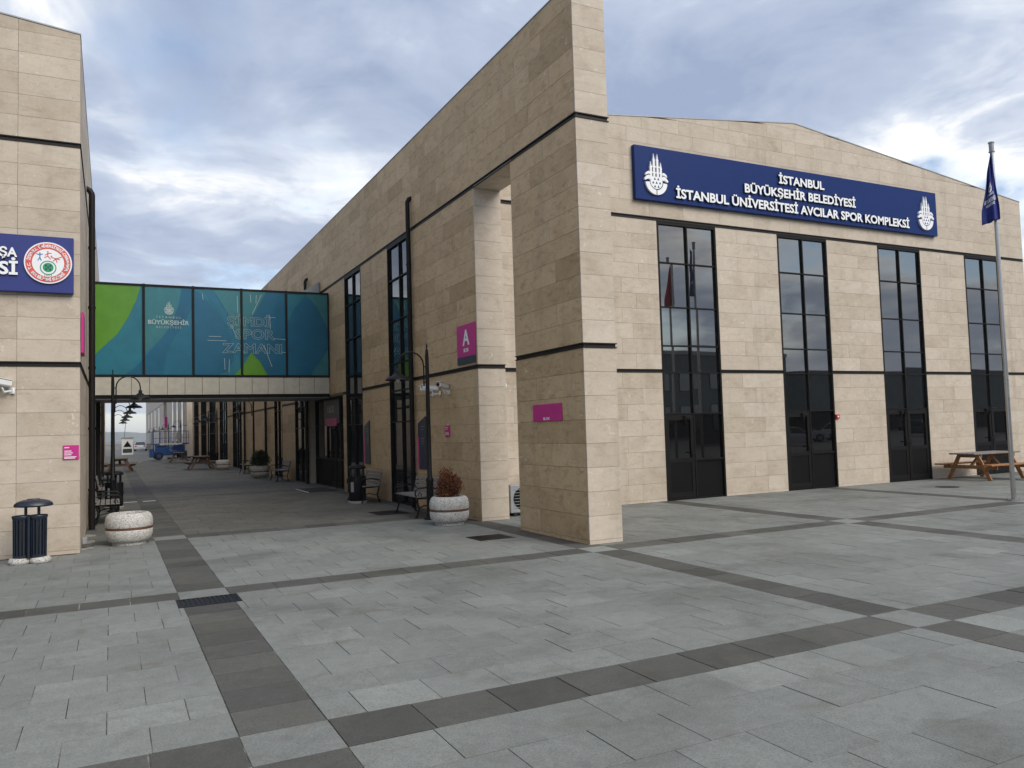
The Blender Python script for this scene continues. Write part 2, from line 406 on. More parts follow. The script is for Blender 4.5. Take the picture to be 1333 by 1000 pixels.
for i, (c, mat) in enumerate(slabs):
    g = rnd.uniform(.0015, .0042); h = rnd.uniform(.0008, .0026); z = rnd.uniform(-.0025, .0015); g, h = (g+.0028, h+.0028) if mat == 'dark_granite' else (g, h); b = (c[0]+g, c[1]-g, c[2]+h, c[3]-h, -.035+z, z)
    if b[1]-b[0] < .02 or b[3]-b[2] < .02: continue
    if i < 300: unit_box('paving_slab', mat, b, plaza, (rnd.uniform(-.0025, .0025), rnd.uniform(-.0025, .0025), rnd.uniform(-.003, .003)))
    else: rest[mat].box(*b)
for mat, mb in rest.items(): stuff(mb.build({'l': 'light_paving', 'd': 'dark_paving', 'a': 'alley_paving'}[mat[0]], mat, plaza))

# ------------------------------------------------------------------ cladding and glazing tools
Z1, Z2, ZT, CH = 3.05, 6.68, 8.83, .04
LOW = [(0., .06)]+rows_in(.06, Z1-CH, .369); UPP = rows_in(Z1+CH, Z2-CH, .355); TOP = rows_in(Z2+CH, ZT, .352)
GAB = [(Z2+CH+.352*i, Z2+CH+.352*(i+1)) for i in range(9)]
WORLD = set()
def own(o, parent):                                       # geometry given in world metres, parent standing at its base
    o.parent = parent
    if parent.name in WORLD: o.matrix_parent_inverse = Matrix.Translation(-parent.location)
    return o
def wbox(mb, axis, plane, inw, u0, u1, d0, d1, z0, z1):
    a, b = sorted((plane+inw*d0, plane+inw*d1))
    return mb.box(u0, u1, a, b, z0, z1) if axis == 'Y' else mb.box(a, b, u0, u1, z0, z1)
def wbounds(axis, plane, inw, u0, u1, d0, d1, z0, z1):
    a, b = sorted((plane+inw*d0, plane+inw*d1))
    return (u0, u1, a, b, z0, z1) if axis == 'Y' else (a, b, u0, u1, z0, z1)
class Cladding:
    def __init__(s): s.p = []; s.q = []
    def face(s, axis, plane, inw, u0, u1, courses, holes=(), L=1.0, mat='travertine', top=None, apex=None, stack=None, seed=1):
        rr = random.Random(seed)
        for ci, (za, zb) in enumerate(courses):
            cuts = [u0]
            spans = []; x = u0
            for (h0, h1, hz0, hz1) in sorted(holes):
                if hz0 < (za+zb)/2 < hz1:
                    if h0 > x+.02: spans.append((x, h0))
                    x = max(x, h1)
            if x < u1-.02: spans.append((x, u1))
            for (a, b) in spans:
                js = [a]
                if stack:
                    k = math.ceil((a-stack[0])/stack[1]+.02)
                    while stack[0]+k*stack[1] < b-.08: js.append(stack[0]+k*stack[1]); k += 1
                elif b-a > .95:
                    n = max(2, round((b-a)/L)); w = (b-a)/n
                    if n == 2: js.append(a+(b-a)*(.5+.17*(1 if ci % 2 else -1)*rr.choice((1, 1, .6, .2))))
                    else:
                        ph = .30*w*(1 if ci % 2 else -1)
                        for k in range(1, n): js.append(a+k*w+ph*rr.uniform(.5, 1)+rr.uniform(-.1, .1)*w)
                js.append(b)
                if apex is not None and a < apex < b: js = sorted([j for j in js if abs(j-apex) > .25 or j in (a, b)]+[apex])
                for p, q in zip(js, js[1:]):
                    t0 = t1 = zb
                    if top:
                        t0, t1 = min(zb, top(p)), min(zb, top(q))
                        if max(t0, t1) <= za+.02: continue
                        t0, t1 = max(t0, za+.004), max(t1, za+.004)
                    g = .0022; d = rr.uniform(-.0012, .0012)
                    bb = wbounds(axis, plane, inw, p+g, q-g, d, T+d, za+g, min(t0, t1)-g)
                    if abs(t0-t1) > 1e-4 or t0 < zb: s.q.append((bb, t0-g, t1-g, axis, mat))
                    else: s.p.append((bb, mat))
    def soffit(s, b): s.p.append((b, 'travertine'))
    def build(s, parent, limit=300):
        al = [(screen_area(b), b, None, m) for b, m in s.p]
        for (bb, t0, t1, ax, m) in s.q:
            x0, x1, y0, y1, z0, _ = bb
            al.append((screen_area((x0, x1, y0, y1, z0, max(t0, t1))), bb, (t0, t1), m))
        al.sort(key=lambda a: -a[0]); rest = {}
        for i, (ar, b, sl, mat) in enumerate(al):
            if i < limit and ar > 0 and sl is None:
                o = unit_box('stone_panel', mat, b, None); own(o, parent)
            else:
                solo = i < limit and ar > 0
                t = MB() if solo else rest.setdefault(mat, MB())
                if sl:
                    x0, x1, y0, y1, z0, _ = b; t0, t1 = sl
                    t.add([(x0, y0, z0), (x1, y0, z0), (x1, y1, z0), (x0, y1, z0), (x0, y0, t0), (x1, y0, t1), (x1, y1, t1), (x0, y1, t0)],
                          [(0, 3, 2, 1), (4, 5, 6, 7), (0, 1, 5, 4), (1, 2, 6, 5), (2, 3, 7, 6), (3, 0, 4, 7)])
                    if solo: own(t.build('stone_panel', mat), parent)
                else: t.box(*b)
        for mat, mb in rest.items(): own(stuff(mb.build('stone_cladding', mat)), parent)
def channel(mb, axis, plane, inw, u0, u1, z, e0=0, e1=0):
    wbox(mb, axis, plane, inw, u0, u1, .012, .032, z-CH+.002, z+CH-.002)
    for zz in (z-CH, z+CH-.016): wbox(mb, axis, plane, inw, u0-e0, u1+e1, -.014, .0125, zz, zz+.016)
def window(parent, axis, plane, inw, u0, u1, z0, z1, mull, trans, doors=(), mat='dark_glass', fw=.05, seed=0, head=.0):
    """frame > panes, doors; doors: list of column indexes; a column with door has one leaf below trans[0]"""
    rr = random.Random(seed); f = MB(); A = (axis, plane, inw)
    wbox(f, *A, u0, u0+fw, -.006, .12, z0, z1); wbox(f, *A, u1-fw, u1, -.006, .12, z0, z1)
    wbox(f, *A, u0+fw, u1-fw, -.005, .12, z1-fw-head, z1)
    wbox(f, *A, u0+fw, u1-fw, .012, .12, z0, z0+.035)
    cols = [u0+fw]+list(mull)+[u1-fw]
    for m in mull: wbox(f, *A, m-.018, m+.018, .004, .12, z0+.035, z1-fw-head)
    for c in range(len(cols)-1):
        a = cols[c]+(.018 if c else 0); b = cols[c+1]-(.018 if c < len(cols)-2 else 0)
        for t in trans:
            if t < trans[0]+.01 and False: continue
            wbox(f, *A, a, b, .010, .11, t-.014, t+.014)
    win = own(f.build('window', 'dark_bronze'), parent)
    def pane(a, b, za, zb):
        tl = [rr.uniform(-.0045, .0045), 0, rr.uniform(-.0045, .0045)] if axis == 'Y' else [0, rr.uniform(-.0045, .0045), rr.uniform(-.0045, .0045)]
        o = unit_box('pane', mat if za > trans[0] else ('door_glass' if mat == 'dark_glass' else mat), wbounds(*A, a-.01, b+.01, .055, .067, za-.01, zb+.01), win, tl)
    for c in range(len(cols)-1):
        a = cols[c]+(.018 if c else 0); b = cols[c+1]-(.018 if c < len(cols)-2 else 0)
        ed = [z0+.035]+list(trans)+[z1-fw-head]
        for k in range(len(ed)-1):
            za = ed[k]+(.014 if k else 0); zb = ed[k+1]-(.014 if k < len(ed)-2 else 0)
            if k == 0 and c in doors:
                d = MB(); s = .095; md = z0+.93
                wbox(d, *A, a+.006, a+s, .018, .066, za+.008, zb-.008); wbox(d, *A, b-s, b-.006, .018, .066, za+.008, zb-.008)
                wbox(d, *A, a+s, b-s, .018, .066, zb-.135, zb-.008); wbox(d, *A, a+s, b-s, .018, .066, md-.05, md+.05); wbox(d, *A, a+s, b-s, .018, .066, za+.008, za+.14)
                d.build('door', 'dark_bronze', win)
                pane(a+s, b-s, md+.05, zb-.135)
                unit_box('door_panel', 'dark_panel', wbounds(*A, a+s-.005, b-s+.005, .034, .05, za+.13, md-.045), win)
                h = MB(); hx = b-s/2 if c == 0 or len(doors) == 1 else a+s/2
                wbox(h, *A, hx-.022, hx+.022, .008, .020, z0+.92, z0+1.16)
                wbox(h, *A, hx-.012, hx+.012, -.045, .010, z0+1.09, z0+1.115); wbox(h, *A, hx-.10, hx+.014, -.052, -.032, z0+1.088, z0+1.117)
                h.build('door_handle', 'black_iron', win)
                cl = MB(); wbox(cl, *A, hx-.26, hx-.02, -.03, .018, zb-.10, zb-.04); wbox(cl, *A, hx-.24, hx-.22, -.05, -.03, zb-.22, zb-.05); cl.build('door_closer', 'black_iron', win)
            elif k == 0 and doors and (za+zb)/2 < 1.5:
                md = z0+.93; g = MB(); wbox(g, *A, a, b, .010, .11, md-.022, md+.022); g.build('rail', 'dark_bronze', win)
                pane(a, b, md+.022, zb); unit_box('lower_panel', 'dark_panel', wbounds(*A, a-.008, b+.008, .05, .062, za-.01, md-.02), win)
            else: pane(a, b, za, zb)
    return win
def pipe(parent, x, y, ztop, hook=(0, 0), r=.055, z0=.0, out=(0, 0)):
    m = MB(); m.tube([(x, y, z0), (x, y, ztop-.12)], r, 12)
    hx, hy = hook
    m.tube([(x, y, ztop-.12), (x+hx*.04, y+hy*.04, ztop-.04), (x+hx*.12, y+hy*.12, ztop), (x+hx*.5, y+hy*.5, ztop)], r, 12)
    z = .8
    while z < ztop-.4: m.lathe([(r+.012, -.025), (r+.012, .025)], 12, (x, y, z)); z += 1.25
    p = own(m.build('downpipe', 'black_pipe', None, True), parent); return p

# ------------------------------------------------------------------ sports hall (right)
GY, RX = 4.72, 19.57
hall = thing('sports_hall', 'travertine sports hall with tall dark window strips, blue name sign and projecting pier', 'building', (0, 0, 0)); WORLD.add(hall.name)
W0 = [5.11, 8.96, 12.76, 16.585]; FW = [(a, a+1.80) for a in W0]
WW = [(7.70, 9.55), (12.05, 13.85), (19.35, 21.55), (24.16, 26.0), (36, 39.6), (42.1, 46.), (48.3, 52.2), (54.3, 58.4), (60.4, 64.4)]
ENT = (14.25, 19.15); YEND = 66.
gtop = lambda x: 9.69-.1145*abs(x-9.785)
wall = MB(); c = T-.006
wall.box(c, .605-c, c, 2.29-c, 0, Z2-.02)                                   # pier core
wall.box(c, .605-c, c, 3.96+c, Z2-.01, ZT-.01)                              # lintel core
def core_run(mb, axis, plane, inw, u0, u1, holes, ztop, th):
    x = u0
    for (h0, h1, hz) in holes:
        wbox(mb, axis, plane, inw, x, h0+.02, c, th, 0, ztop)
        wbox(mb, axis, plane, inw, h0+.02, h1-.02, c, th, hz, ztop); x = h1-.02
    wbox(mb, axis, plane, inw, x, u1, c, th, 0, ztop)
core_run(wall, 'X', 0, 1, 3.94+c, YEND, [(a, b, Z2-.03) for a, b in WW[:2]]+[(*ENT, Z1-.03)]+[(a, b, Z2-.03) for a, b in WW[2:]], ZT-.012, .58)
core_run(wall, 'Y', GY, 1, .59, RX-c, [(a, b, Z2-.03) for a, b in FW], 8.5, .36)
xs = [.59, 9.785, RX-c]
wall.prism([(.59, 8.49), (RX-c, 8.49), (RX-c, gtop(RX)-.02), (9.785, gtop(9.785)-.02), (.59, gtop(.59)-.02)], (0, GY+.35, 0), (1, 0, 0), (0, 0, 1), (0, -1, 0), .35-c)
own(wall.build('wall', 'mortar'), hall)
wm = MB(); wm.box(RX-.30, RX, GY+.37, YEND, 0, 8.5); wm.box(.6, RX, YEND, YEND+.3, 0, 8.5); own(wm.build('rear_wall', 'travertine'), hall)
rf = MB(); rf.prism([(.58, 8.45), (9.785, 9.42), (RX-.05, 8.40), (RX-.05, 8.30), (9.785, 9.30), (.58, 8.35)], (0, GY+.36, 0), (1, 0, 0), (0, 0, 1), (0, 1, 0), YEND-GY-.4); own(rf.build('roof', 'roof_sheet'), hall)
CL = Cladding()
CL.face('Y', 0, 1, 0, .605, LOW+UPP+TOP, L=3)
CL.face('X', 0, 1, T, 2.29, LOW+UPP, L=1.15, seed=5, mat='shaded_travertine')
CL.face('Y', 2.29, -1, T, .605-T, LOW+UPP, L=3)
CL.face('Y', 3.94, 1, 0, .605, LOW+UPP, L=3)
CL.face('X', .605, -1, T, 2.29, LOW+UPP, L=1.15, seed=6); CL.face('X', .605, -1, T, GY, TOP, L=1.15, seed=7); CL.face('X', .605, -1, 3.94+T, GY, LOW+UPP, L=2)
CL.face('X', 0, 1, T, YEND, TOP, L=1.12, seed=8, mat='shaded_travertine')
CL.face('X', 0, 1, 3.94+T, YEND, LOW+UPP, [(a, b, 0, Z2) for a, b in WW]+[(*ENT, 0, Z1)], L=1.12, seed=9, mat='shaded_travertine')
CL.face('Y', GY, 1, .605, RX, LOW+UPP, [(a, b, 0, Z2) for a, b in FW], L=.98, seed=11)
CL.face('Y', GY, 1, .605, RX, GAB, L=1.12, top=gtop, apex=9.785, seed=12)
CL.soffit((.004, .601, 2.26, 3.12, Z2-CH, Z2-.005)); CL.soffit((.004, .601, 3.126, 3.937, Z2-CH, Z2-.005))
CL.build(hall)
ch = MB()
channel(ch, 'Y', 0, 1, 0, .605, Z1, .014, .014); channel(ch, 'Y', 0, 1, 0, .605, Z2, .014, .014)
channel(ch, 'X', 0, 1, .001, 2.29, Z1); channel(ch, 'X', 0, 1, .001, YEND, Z2)
channel(ch, 'Y', 3.94, 1, 0, .605, Z1, .013, .012)
x = 3.941
for (a, b) in sorted(WW+[ENT]): channel(ch, 'X', 0, 1, x, a, Z1); x = b
channel(ch, 'X', 0, 1, x, YEND, Z1)
x = .62
for (a, b) in FW: channel(ch, 'Y', GY, 1, x, a, Z1); channel(ch, 'Y', GY, 1, x, a, Z2); channel(ch, 'Y', GY, 1, a, b, Z2); x = b
channel(ch, 'Y', GY, 1, x, RX, Z1); channel(ch, 'Y', GY, 1, x, RX, Z2)
own(ch.build('joint_channel', 'channel_steel'), hall)
cp = MB(); cp.box(-.012, .617, -.012, YEND, ZT+.001, ZT+.022)
cp.prism([(.62, gtop(.62)+.001), (9.785, gtop(9.785)+.001), (RX+.01, gtop(RX)+.001), (RX+.01, gtop(RX)+.024), (9.785, gtop(9.785)+.024), (.62, gtop(.62)+.024)], (0, GY-.012, 0), (1, 0, 0), (0, 0, 1), (0, 1, 0), .40)
own(cp.build('coping', 'grey_metal'), hall)
TR = [2.03, 3.01, 3.65, 4.58, 5.65]
for i, (a, b) in enumerate(FW):
    window(hall, 'Y', GY, 1, a, b, 0, Z2-CH, [(a+b)/2], TR, (0,) if i < 2 else (0, 1), seed=20+i, head=.02)
for i, (a, b) in enumerate(WW):
    n = 2 if b-a < 2.5 else 4
    window(hall, 'X', 0, 1, a, b, 0, Z2-CH, [a+(b-a)*k/n for k in range(1, n)], [2.05, 2.85, 3.55, 4.65, 5.72], mat='alley_glass', seed=40+i, head=.02)
# recessed entrance
for y0, y1 in ((ENT[0]-.02, ENT[0]+.03), (ENT[1]-.03, ENT[1]+.02)): own(MB().box(.035, .42, y0, y1, 0, Z1-.025).build('entrance_reveal', 'travertine'), hall)
en = MB(); en.box(.03, .45, ENT[0]+.001, ENT[1]-.001, Z1-.022, Z1+.02); own(en.build('entrance_soffit', 'dark_panel'), hall)
window(hall, 'X', .24, 1, ENT[0]+.03, ENT[1]-.03, 0, Z1-.03, [ENT[0]+1.3, ENT[0]+1.98, ENT[0]+2.65], [2.1], (1, 2), 'alley_glass', seed=61)
pipe(hall, -.09, 7.62, 7.45, (1, 0)); pipe(hall, -.09, 19.0, 7.55, (1, 0)); pipe(hall, -.09, 27.75, 7.4, (1, 0)); pipe(hall, -.09, 34.3, 7.4, (1, 0))

# ------------------------------------------------------------------ faculty building (left)
LX, LY = -6.94, 4.33; LE = 58.; LW0 = -26.5
fac = thing('faculty_building', 'travertine building at the left edge with violet seal sign and downpipe', 'building', (LX, LY, 0)); WORLD.add(fac.name)
ltop = lambda x: 9.69-.1145*abs(x-(LX+LW0)/2)
LFW = [(-9.95, -8.15), (-13.8, -12.0), (-17.6, -15.8), (-21.5, -19.7), (-25.3, -23.5)]
LWW = [(11.9, 13.7), (19.3, 21.5), (24.2, 26.), (36, 39.6), (42., 46.), (50, 54)]
wall = MB(); mid = (LX+LW0)/2
core_run(wall, 'Y', LY, 1, LW0, LX-c, sorted((a, b, Z2-.03) for a, b in LFW), 8.5, .36)
core_run(wall, 'X', LX, -1, LY+.36, LE, [(a, b, Z2-.03) for a, b in LWW], 8.52, .36)
wall.prism([(LW0, 8.49), (LX-c, 8.49), (LX-c, ltop(LX)-.02), (mid, ltop(mid)-.02), (LW0, ltop(LW0)-.02)], (0, LY+.35, 0), (1, 0, 0), (0, 0, 1), (0, -1, 0), .35-c)
own(wall.build('wall', 'mortar'), fac)
wm = MB(); wm.box(LW0, LW0+.3, LY+.37, LE, 0, 8.4); wm.box(LW0, LX-.37, LE-.3, LE, 0, 8.4); own(wm.build('rear_wall', 'travertine'), fac)
rf = MB(); rf.prism([(LW0+.05, 8.45), (mid, 9.42), (LX-.05, 8.45), (LX-.05, 8.35), (mid, 9.30), (LW0+.05, 8.35)], (0, LY+.36, 0), (1, 0, 0), (0, 0, 1), (0, 1, 0), LE-LY-.4); own(rf.build('roof', 'roof_sheet'), fac)
CL = Cladding()
CL.face('Y', LY, 1, LW0, LX, LOW+UPP, [(a, b, 0, Z2) for a, b in LFW], stack=(LX, .88))
CL.face('Y', LY, 1, LW0, LX, GAB, stack=(LX, .88), top=ltop, apex=mid)
CL.face('X', LX, -1, LY+T, LE, LOW+UPP, [(a, b, 0, Z2) for a, b in LWW], L=1.12, seed=31)
CL.face('X', LX, -1, LY+T, LE, rows_in(Z2+CH, 8.55, .352), L=1.12, seed=32)
CL.build(fac)
ch = MB(); x = LW0
for (a, b) in sorted(LFW): channel(ch, 'Y', LY, 1, x, a, Z1); x = b
channel(ch, 'Y', LY, 1, x, LX, Z1, 0, .014); channel(ch, 'Y', LY, 1, LW0, LX, Z2, 0, .014)
x = LY+.001
for (a, b) in LWW: channel(ch, 'X', LX, -1, x, a, Z1); x = b
channel(ch, 'X', LX, -1, x, LE, Z1); channel(ch, 'X', LX, -1, LY+.001, LE, Z2)
own(ch.build('joint_channel', 'channel_steel'), fac)
cp = MB(); cp.prism([(LW0, ltop(LW0)+.001), (mid, ltop(mid)+.001), (LX+.01, ltop(LX)+.001), (LX+.01, ltop(LX)+.024), (mid, ltop(mid)+.024), (LW0, ltop(LW0)+.024)], (0, LY-.012, 0), (1, 0, 0), (0, 0, 1), (0, 1, 0), .4)
cp.box(LX-.38, LX+.008, LY+.39, LE, 8.552, 8.574); own(cp.build('coping', 'grey_metal'), fac)
for i, (a, b) in enumerate(LFW): window(fac, 'Y', LY, 1, a, b, 0, Z2-CH, [(a+b)/2], TR, (0, 1), seed=70+i, head=.02)
for i, (a, b) in enumerate(LWW):
    n = 2 if b-a < 2.5 else 4
    window(fac, 'X', LX, -1, a, b, 0, Z2-CH, [a+(b-a)*k/n for k in range(1, n)], [2.05, 2.85, 3.55, 4.65, 5.72], mat='alley_glass', seed=80+i, head=.02)
pipe(fac, LX+.10, 8.1, 7.05, (-1, 0), .06, z0=.0); pipe(fac, LX+.10, 17.6, 6.75, (-1, 0), .06); pipe(fac, LX+.10, 30, 6.75, (-1, 0), .06)

# ------------------------------------------------------------------ far block beyond the hall
far = thing('far_block', 'pale stone block closing the right side of the alley beyond the blue lift', 'building', (0, 72, 0)); WORLD.add(far.name)
fb = MB(); fb.box(0, 18, 72, 103, 0, 9.4); fb.box(0, 18, 110, 172, 0, 9.4); fb.box(.7, 18, 103, 110, 0, 9.4); fb.box(0, .7, 103, 110, 7, 9.4); own(fb.build('wall', 'travertine'), far)
fb = MB(); fb.box(-.01, .02, 72, 172, 6.64, 6.72); fb.box(-.01, .02, 72, 103, 3.01, 3.09); fb.box(-.01, .02, 110, 172, 3.01, 3.09); own(fb.build('joint_channel', 'channel_steel'), far)
for k, y in enumerate((76, 83, 90, 120, 132, 144, 156)):
    f = MB(); f.box(-.02, .03, y, y+2.2, 0, 6.6); f = own(f.build('window', 'dark_bronze'), far)
    for q in (0, 1): unit_box('pane', 'alley_glass', (-.03, -.015, y+.08+q*1.05, y+1.07+q*1.05, .1, 6.5), f)

# ------------------------------------------------------------------ glazed bridge
BY, BD = 15.83, 2.6; BX = [LX+.002, -5.61, -4.22, -2.79, -1.40, -.02]
br = thing('glazed_footbridge', 'enclosed footbridge with blue and green printed glass spanning the alley', 'bridge', ((LX)/2, BY, 3.12)); WORLD.add(br.name)
b = MB(); b.box(LX+.002, -.02, BY+.03, BY+BD-.03, 3.02, 3.66); own(b.build('deck', 'dark_panel'), br)
b = MB(); b.box(LX+.003, -.021, BY+.06, BY+BD-.06, 3.665, 6.40); own(b.build('hall_core', 'dark_panel'), br)
fx = LX+.004; widths = []
n = 14
for i in range(n):
    a = LX+.004+(-.024-LX)*i/n; q = LX+.004+(-.024-LX)*(i+1)/n
    o = unit_box('fascia_panel', 'fascia', (a+.006, q-.006, BY, BY+.03, 3.13, 3.66), None); own(o, br)
    o = unit_box('fascia_panel', 'fascia', (a+.006, q-.006, BY+BD-.03, BY+BD, 3.13, 3.66), None); own(o, br)
    o = unit_box('soffit_panel', 'grey_metal', (a+.005, q-.005, BY+.05, BY+BD-.05, 3.00, 3.03), None); own(o, br)
for i in range(5):
    o = unit_box('glass_panel', 'print_mid', (BX[i]+.02, BX[i+1]-.02, BY+.01, BY+.03, 3.72, 6.42), None); own(o, br)
    o = unit_box('glass_panel', 'print_mid', (BX[i]+.02, BX[i+1]-.02, BY+BD-.03, BY+BD-.01, 3.72, 6.42), None); own(o, br)
b = MB()
for yy in (BY-.025, BY+BD-.04):
    for x in BX: b.box(max(x-.035, LX+.005), min(x+.035, -.025), yy, yy+.065, 3.70, 6.49)
    b.box(LX+.006, -.026, yy+.004, yy+.06, 6.42, 6.48); b.box(LX+.006, -.026, yy+.004, yy+.06, 3.672, 3.735)
own(b.build('frame', 'dark_bronze'), br)
b = MB(); b.box(LX+.003, -.022, BY+.045, BY+BD-.045, 6.41, 6.455); own(b.build('roof', 'roof_sheet'), br)
b = MB(); b.prism([(0, 0), (.0, .62), (-1.0, 0)], (-.025, BY+1.2, 6.455), (1, 0, 0), (0, 0, 1), (0, 1, 0), 1.3); own(b.build('roof_flashing', 'grey_metal'), br)
PXS = [78, 338, 595, 840, 1067, 1290]
def bp_(x, y):                                             # artwork coordinates to the printed face
    k = 0
    while k < 4 and x > PXS[k+1]: k += 1
    X = BX[k]+(x-PXS[k])/(PXS[k+1]-PXS[k])*(BX[k+1]-BX[k]); t = (x-78)/1212
    yt, yb = 97+63*t, 592+5*t
    return X, 6.46-(y-yt)/(yb-yt)*2.77
ART = [
 ('print_teal', [(345, 100), (532, 112), (520, 210), (480, 320), (425, 398), (345, 468)]),
 ('print_green', [(70, 90), (322, 95), (300, 190), (255, 285), (200, 370), (140, 425), (70, 480)]),
 ('print_deep', [(235, 605), (290, 550), (338, 495), (425, 400), (482, 322), (522, 210), (534, 105), (604, 110), (592, 230), (545, 320), (490, 400), (455, 480), (438, 605)]),
 ('print_blue', [(440, 605), (456, 482), (490, 402), (545, 322), (600, 240), (600, 605)]),
 ('print_deep', [(600, 140), (640, 160), (700, 240), (760, 330), (795, 430), (800, 500), (770, 560), (720, 605), (600, 605)]),
 ('print_blue', [(640, 115), (692, 118), (770, 270), (838, 420), (838, 500), (800, 470), (770, 340), (705, 235)]),
 ('print_teal', [(694, 118), (965, 130), (930, 215), (880, 300), (846, 395), (838, 415), (775, 275)]),
 ('print_deep', [(965, 150), (1075, 150), (1075, 605), (968, 605), (935, 525), (888, 468), (850, 500), (850, 400), (884, 302), (932, 216)]),
 ('print_green', [(798, 605), (842, 545), (887, 468), (932, 522), (968, 605)]),
 ('print_deep', [(1070, 320), (1110, 235), (1165, 170), (1230, 240), (1300, 350), (1300, 450), (1240, 510), (1190, 605), (1070, 605)]),
 ('print_teal', [(1168, 150), (1300, 150), (1300, 345), (1230, 235)]),
 ('print_teal', [(1196, 605), (1242, 515), (1300, 455), (1300, 605)]),
]
for k, (m, poly) in enumerate(ART):
    mb = MB(); pts = []
    for q in poly:
        X, Z = bp_(min(max(q[0], 84), 1284), q[1]); pts.append((X, min(max(Z, 3.725), 6.428)))
    mb.prism(pts, (0, BY+.008-.0012*(k+1), 0), (1, 0, 0), (0, 0, 1), (0, 1, 0), .0008); own(mb.build('printed_shape', m), br)
mb = MB()
for a, q in [((940, 165), (893, 268)), ((790, 332), (812, 385)), ((950, 430), (990, 545)), ((665, 405), (760, 408)), ((672, 384), (735, 386)), ((985, 285), (1010, 286)), ((980, 270), (985, 345)), ((1000, 397), (1065, 402)), ((1040, 468), (1062, 470)), ((818, 170), (820, 260)), ((885, 165), (887, 205)), ((915, 165), (912, 210)), ((750, 500), (752, 560)), ((775, 505), (772, 575)), ((640, 160), (645, 190))]:
    A, B = bp_(*a), bp_(*q); mb.bar((A[0], BY-.0105, A[1]), (B[0], BY-.0105, B[1]), .002, .016, (0, 0, 1) if abs(A[0]-B[0]) > .05 else (1, 0, 0))
own(mb.build('line_art', 'print_pale'), br)
mb = MB()
for txt, x0, x1, y0, y1 in (('ŞİMDİ', 765, 985, 325, 278), ('SPOR', 808, 1008, 395, 343), ('ZAMANI', 738, 1042, 468, 418)):
    A, B = bp_(x0, y0), bp_(x1, y0); H_ = bp_(x0, y1)[1]-A[1]
    put_text(mb, txt, ((A[0]+B[0])/2, BY-.008, A[1]-.01), (1, 0, 0), (0, 0, 1), (0, -1, 0), B[0]-A[0], H_, .006, bold=.02, outline=.0125)
own(mb.build('slogan', 'print_pale'), br)
mb = MB()
A = bp_(360, 318); B = bp_(574, 318); cx = (A[0]+B[0])/2
put_text(mb, 'BÜYÜKŞEHİR', (cx, BY-.008, A[1]), (1, 0, 0), (0, 0, 1), (0, -1, 0), B[0]-A[0], .125, .002, bold=.03)
put_text(mb, 'İSTANBUL', (cx, BY-.008, A[1]+.185), (1, 0, 0), (0, 0, 1), (0, -1, 0), .70, .065, .002, space=1.5)
put_text(mb, 'BELEDİYESİ', (cx, BY-.008, A[1]-.12), (1, 0, 0), (0, 0, 1), (0, -1, 0), .70, .065, .002, space=1.5)
own(mb.build('lettering', 'print_pale'), br)
def emblem(o, u, v, n, s, depth):
    """minarets over a shield of seven hills between spread wings and a split bowl; s = half height"""
    w = MB(); d = MB(); o = Vector(o)
    def arc(cx, cy, r, a0, a1, k=10): return [(cx+r*math.cos(R(a0+(a1-a0)*i/k)), cy+r*math.sin(R(a0+(a1-a0)*i/k))) for i in range(k+1)]
    P = lambda mb, pts, dd=depth, oo=0: mb.prism([(a*s, b*s) for a, b in pts], o+Vector(n)*oo, u, v, n, dd)
    for sg in (-1, 1):
        P(w, arc(0, -.35, .63, 270+sg*3, 270+sg*85)+arc(0, -.35, .40, 270+sg*85, 270+sg*4))
        P(w, [(sg*.33, -.30), (sg*.45, -.24), (sg*.66, -.33), (sg*.70, -.26), (sg*.56, -.10), (sg*.42, -.06), (sg*.33, -.12)])
        P(w, [(sg*.36, -.02), (sg*.44, 0), (sg*.64, -.09), (sg*.60, .03), (sg*.46, .12), (sg*.36, .10)])
    P(w, [(-.33, -.12), (.33, -.12)]+arc(0, -.35, .35, 0, -180, 14))
    for x, h in ((-.30, .62), (-.115, 1.0), (.09, 1.0), (.28, .62)):
        P(w, [(x-.055, -.119), (x+.055, -.119), (x+.055, h-.34), (x+.07, h-.30), (x+.045, h-.27), (x, h), (x-.045, h-.27), (x-.07, h-.30), (x-.055, h-.34)])
    for y in (.05, .34): P(w, [(-.25, y), (.24, y), (.24, y+.05), (-.25, y+.05)], depth*.95)
    for cx, cy in ((-.10, -.22), (.10, -.22), (-.2, -.40), (0, -.40), (.2, -.40), (-.10, -.58), (.10, -.58)):
        P(d, [(cx-.06, cy-.05), (cx+.06, cy-.05), (cx, cy+.065)], .002, depth+.001)
    return w, d
U, V, N = Vector((1, 0, 0)), Vector((0, 0, 1)), Vector((0, -1, 0))
w, d = emblem((bp_(468, 240)[0], BY-.008, bp_(468, 235)[1]), U, V, N, .21, .002); own(w.build('emblem', 'print_pale'), br)

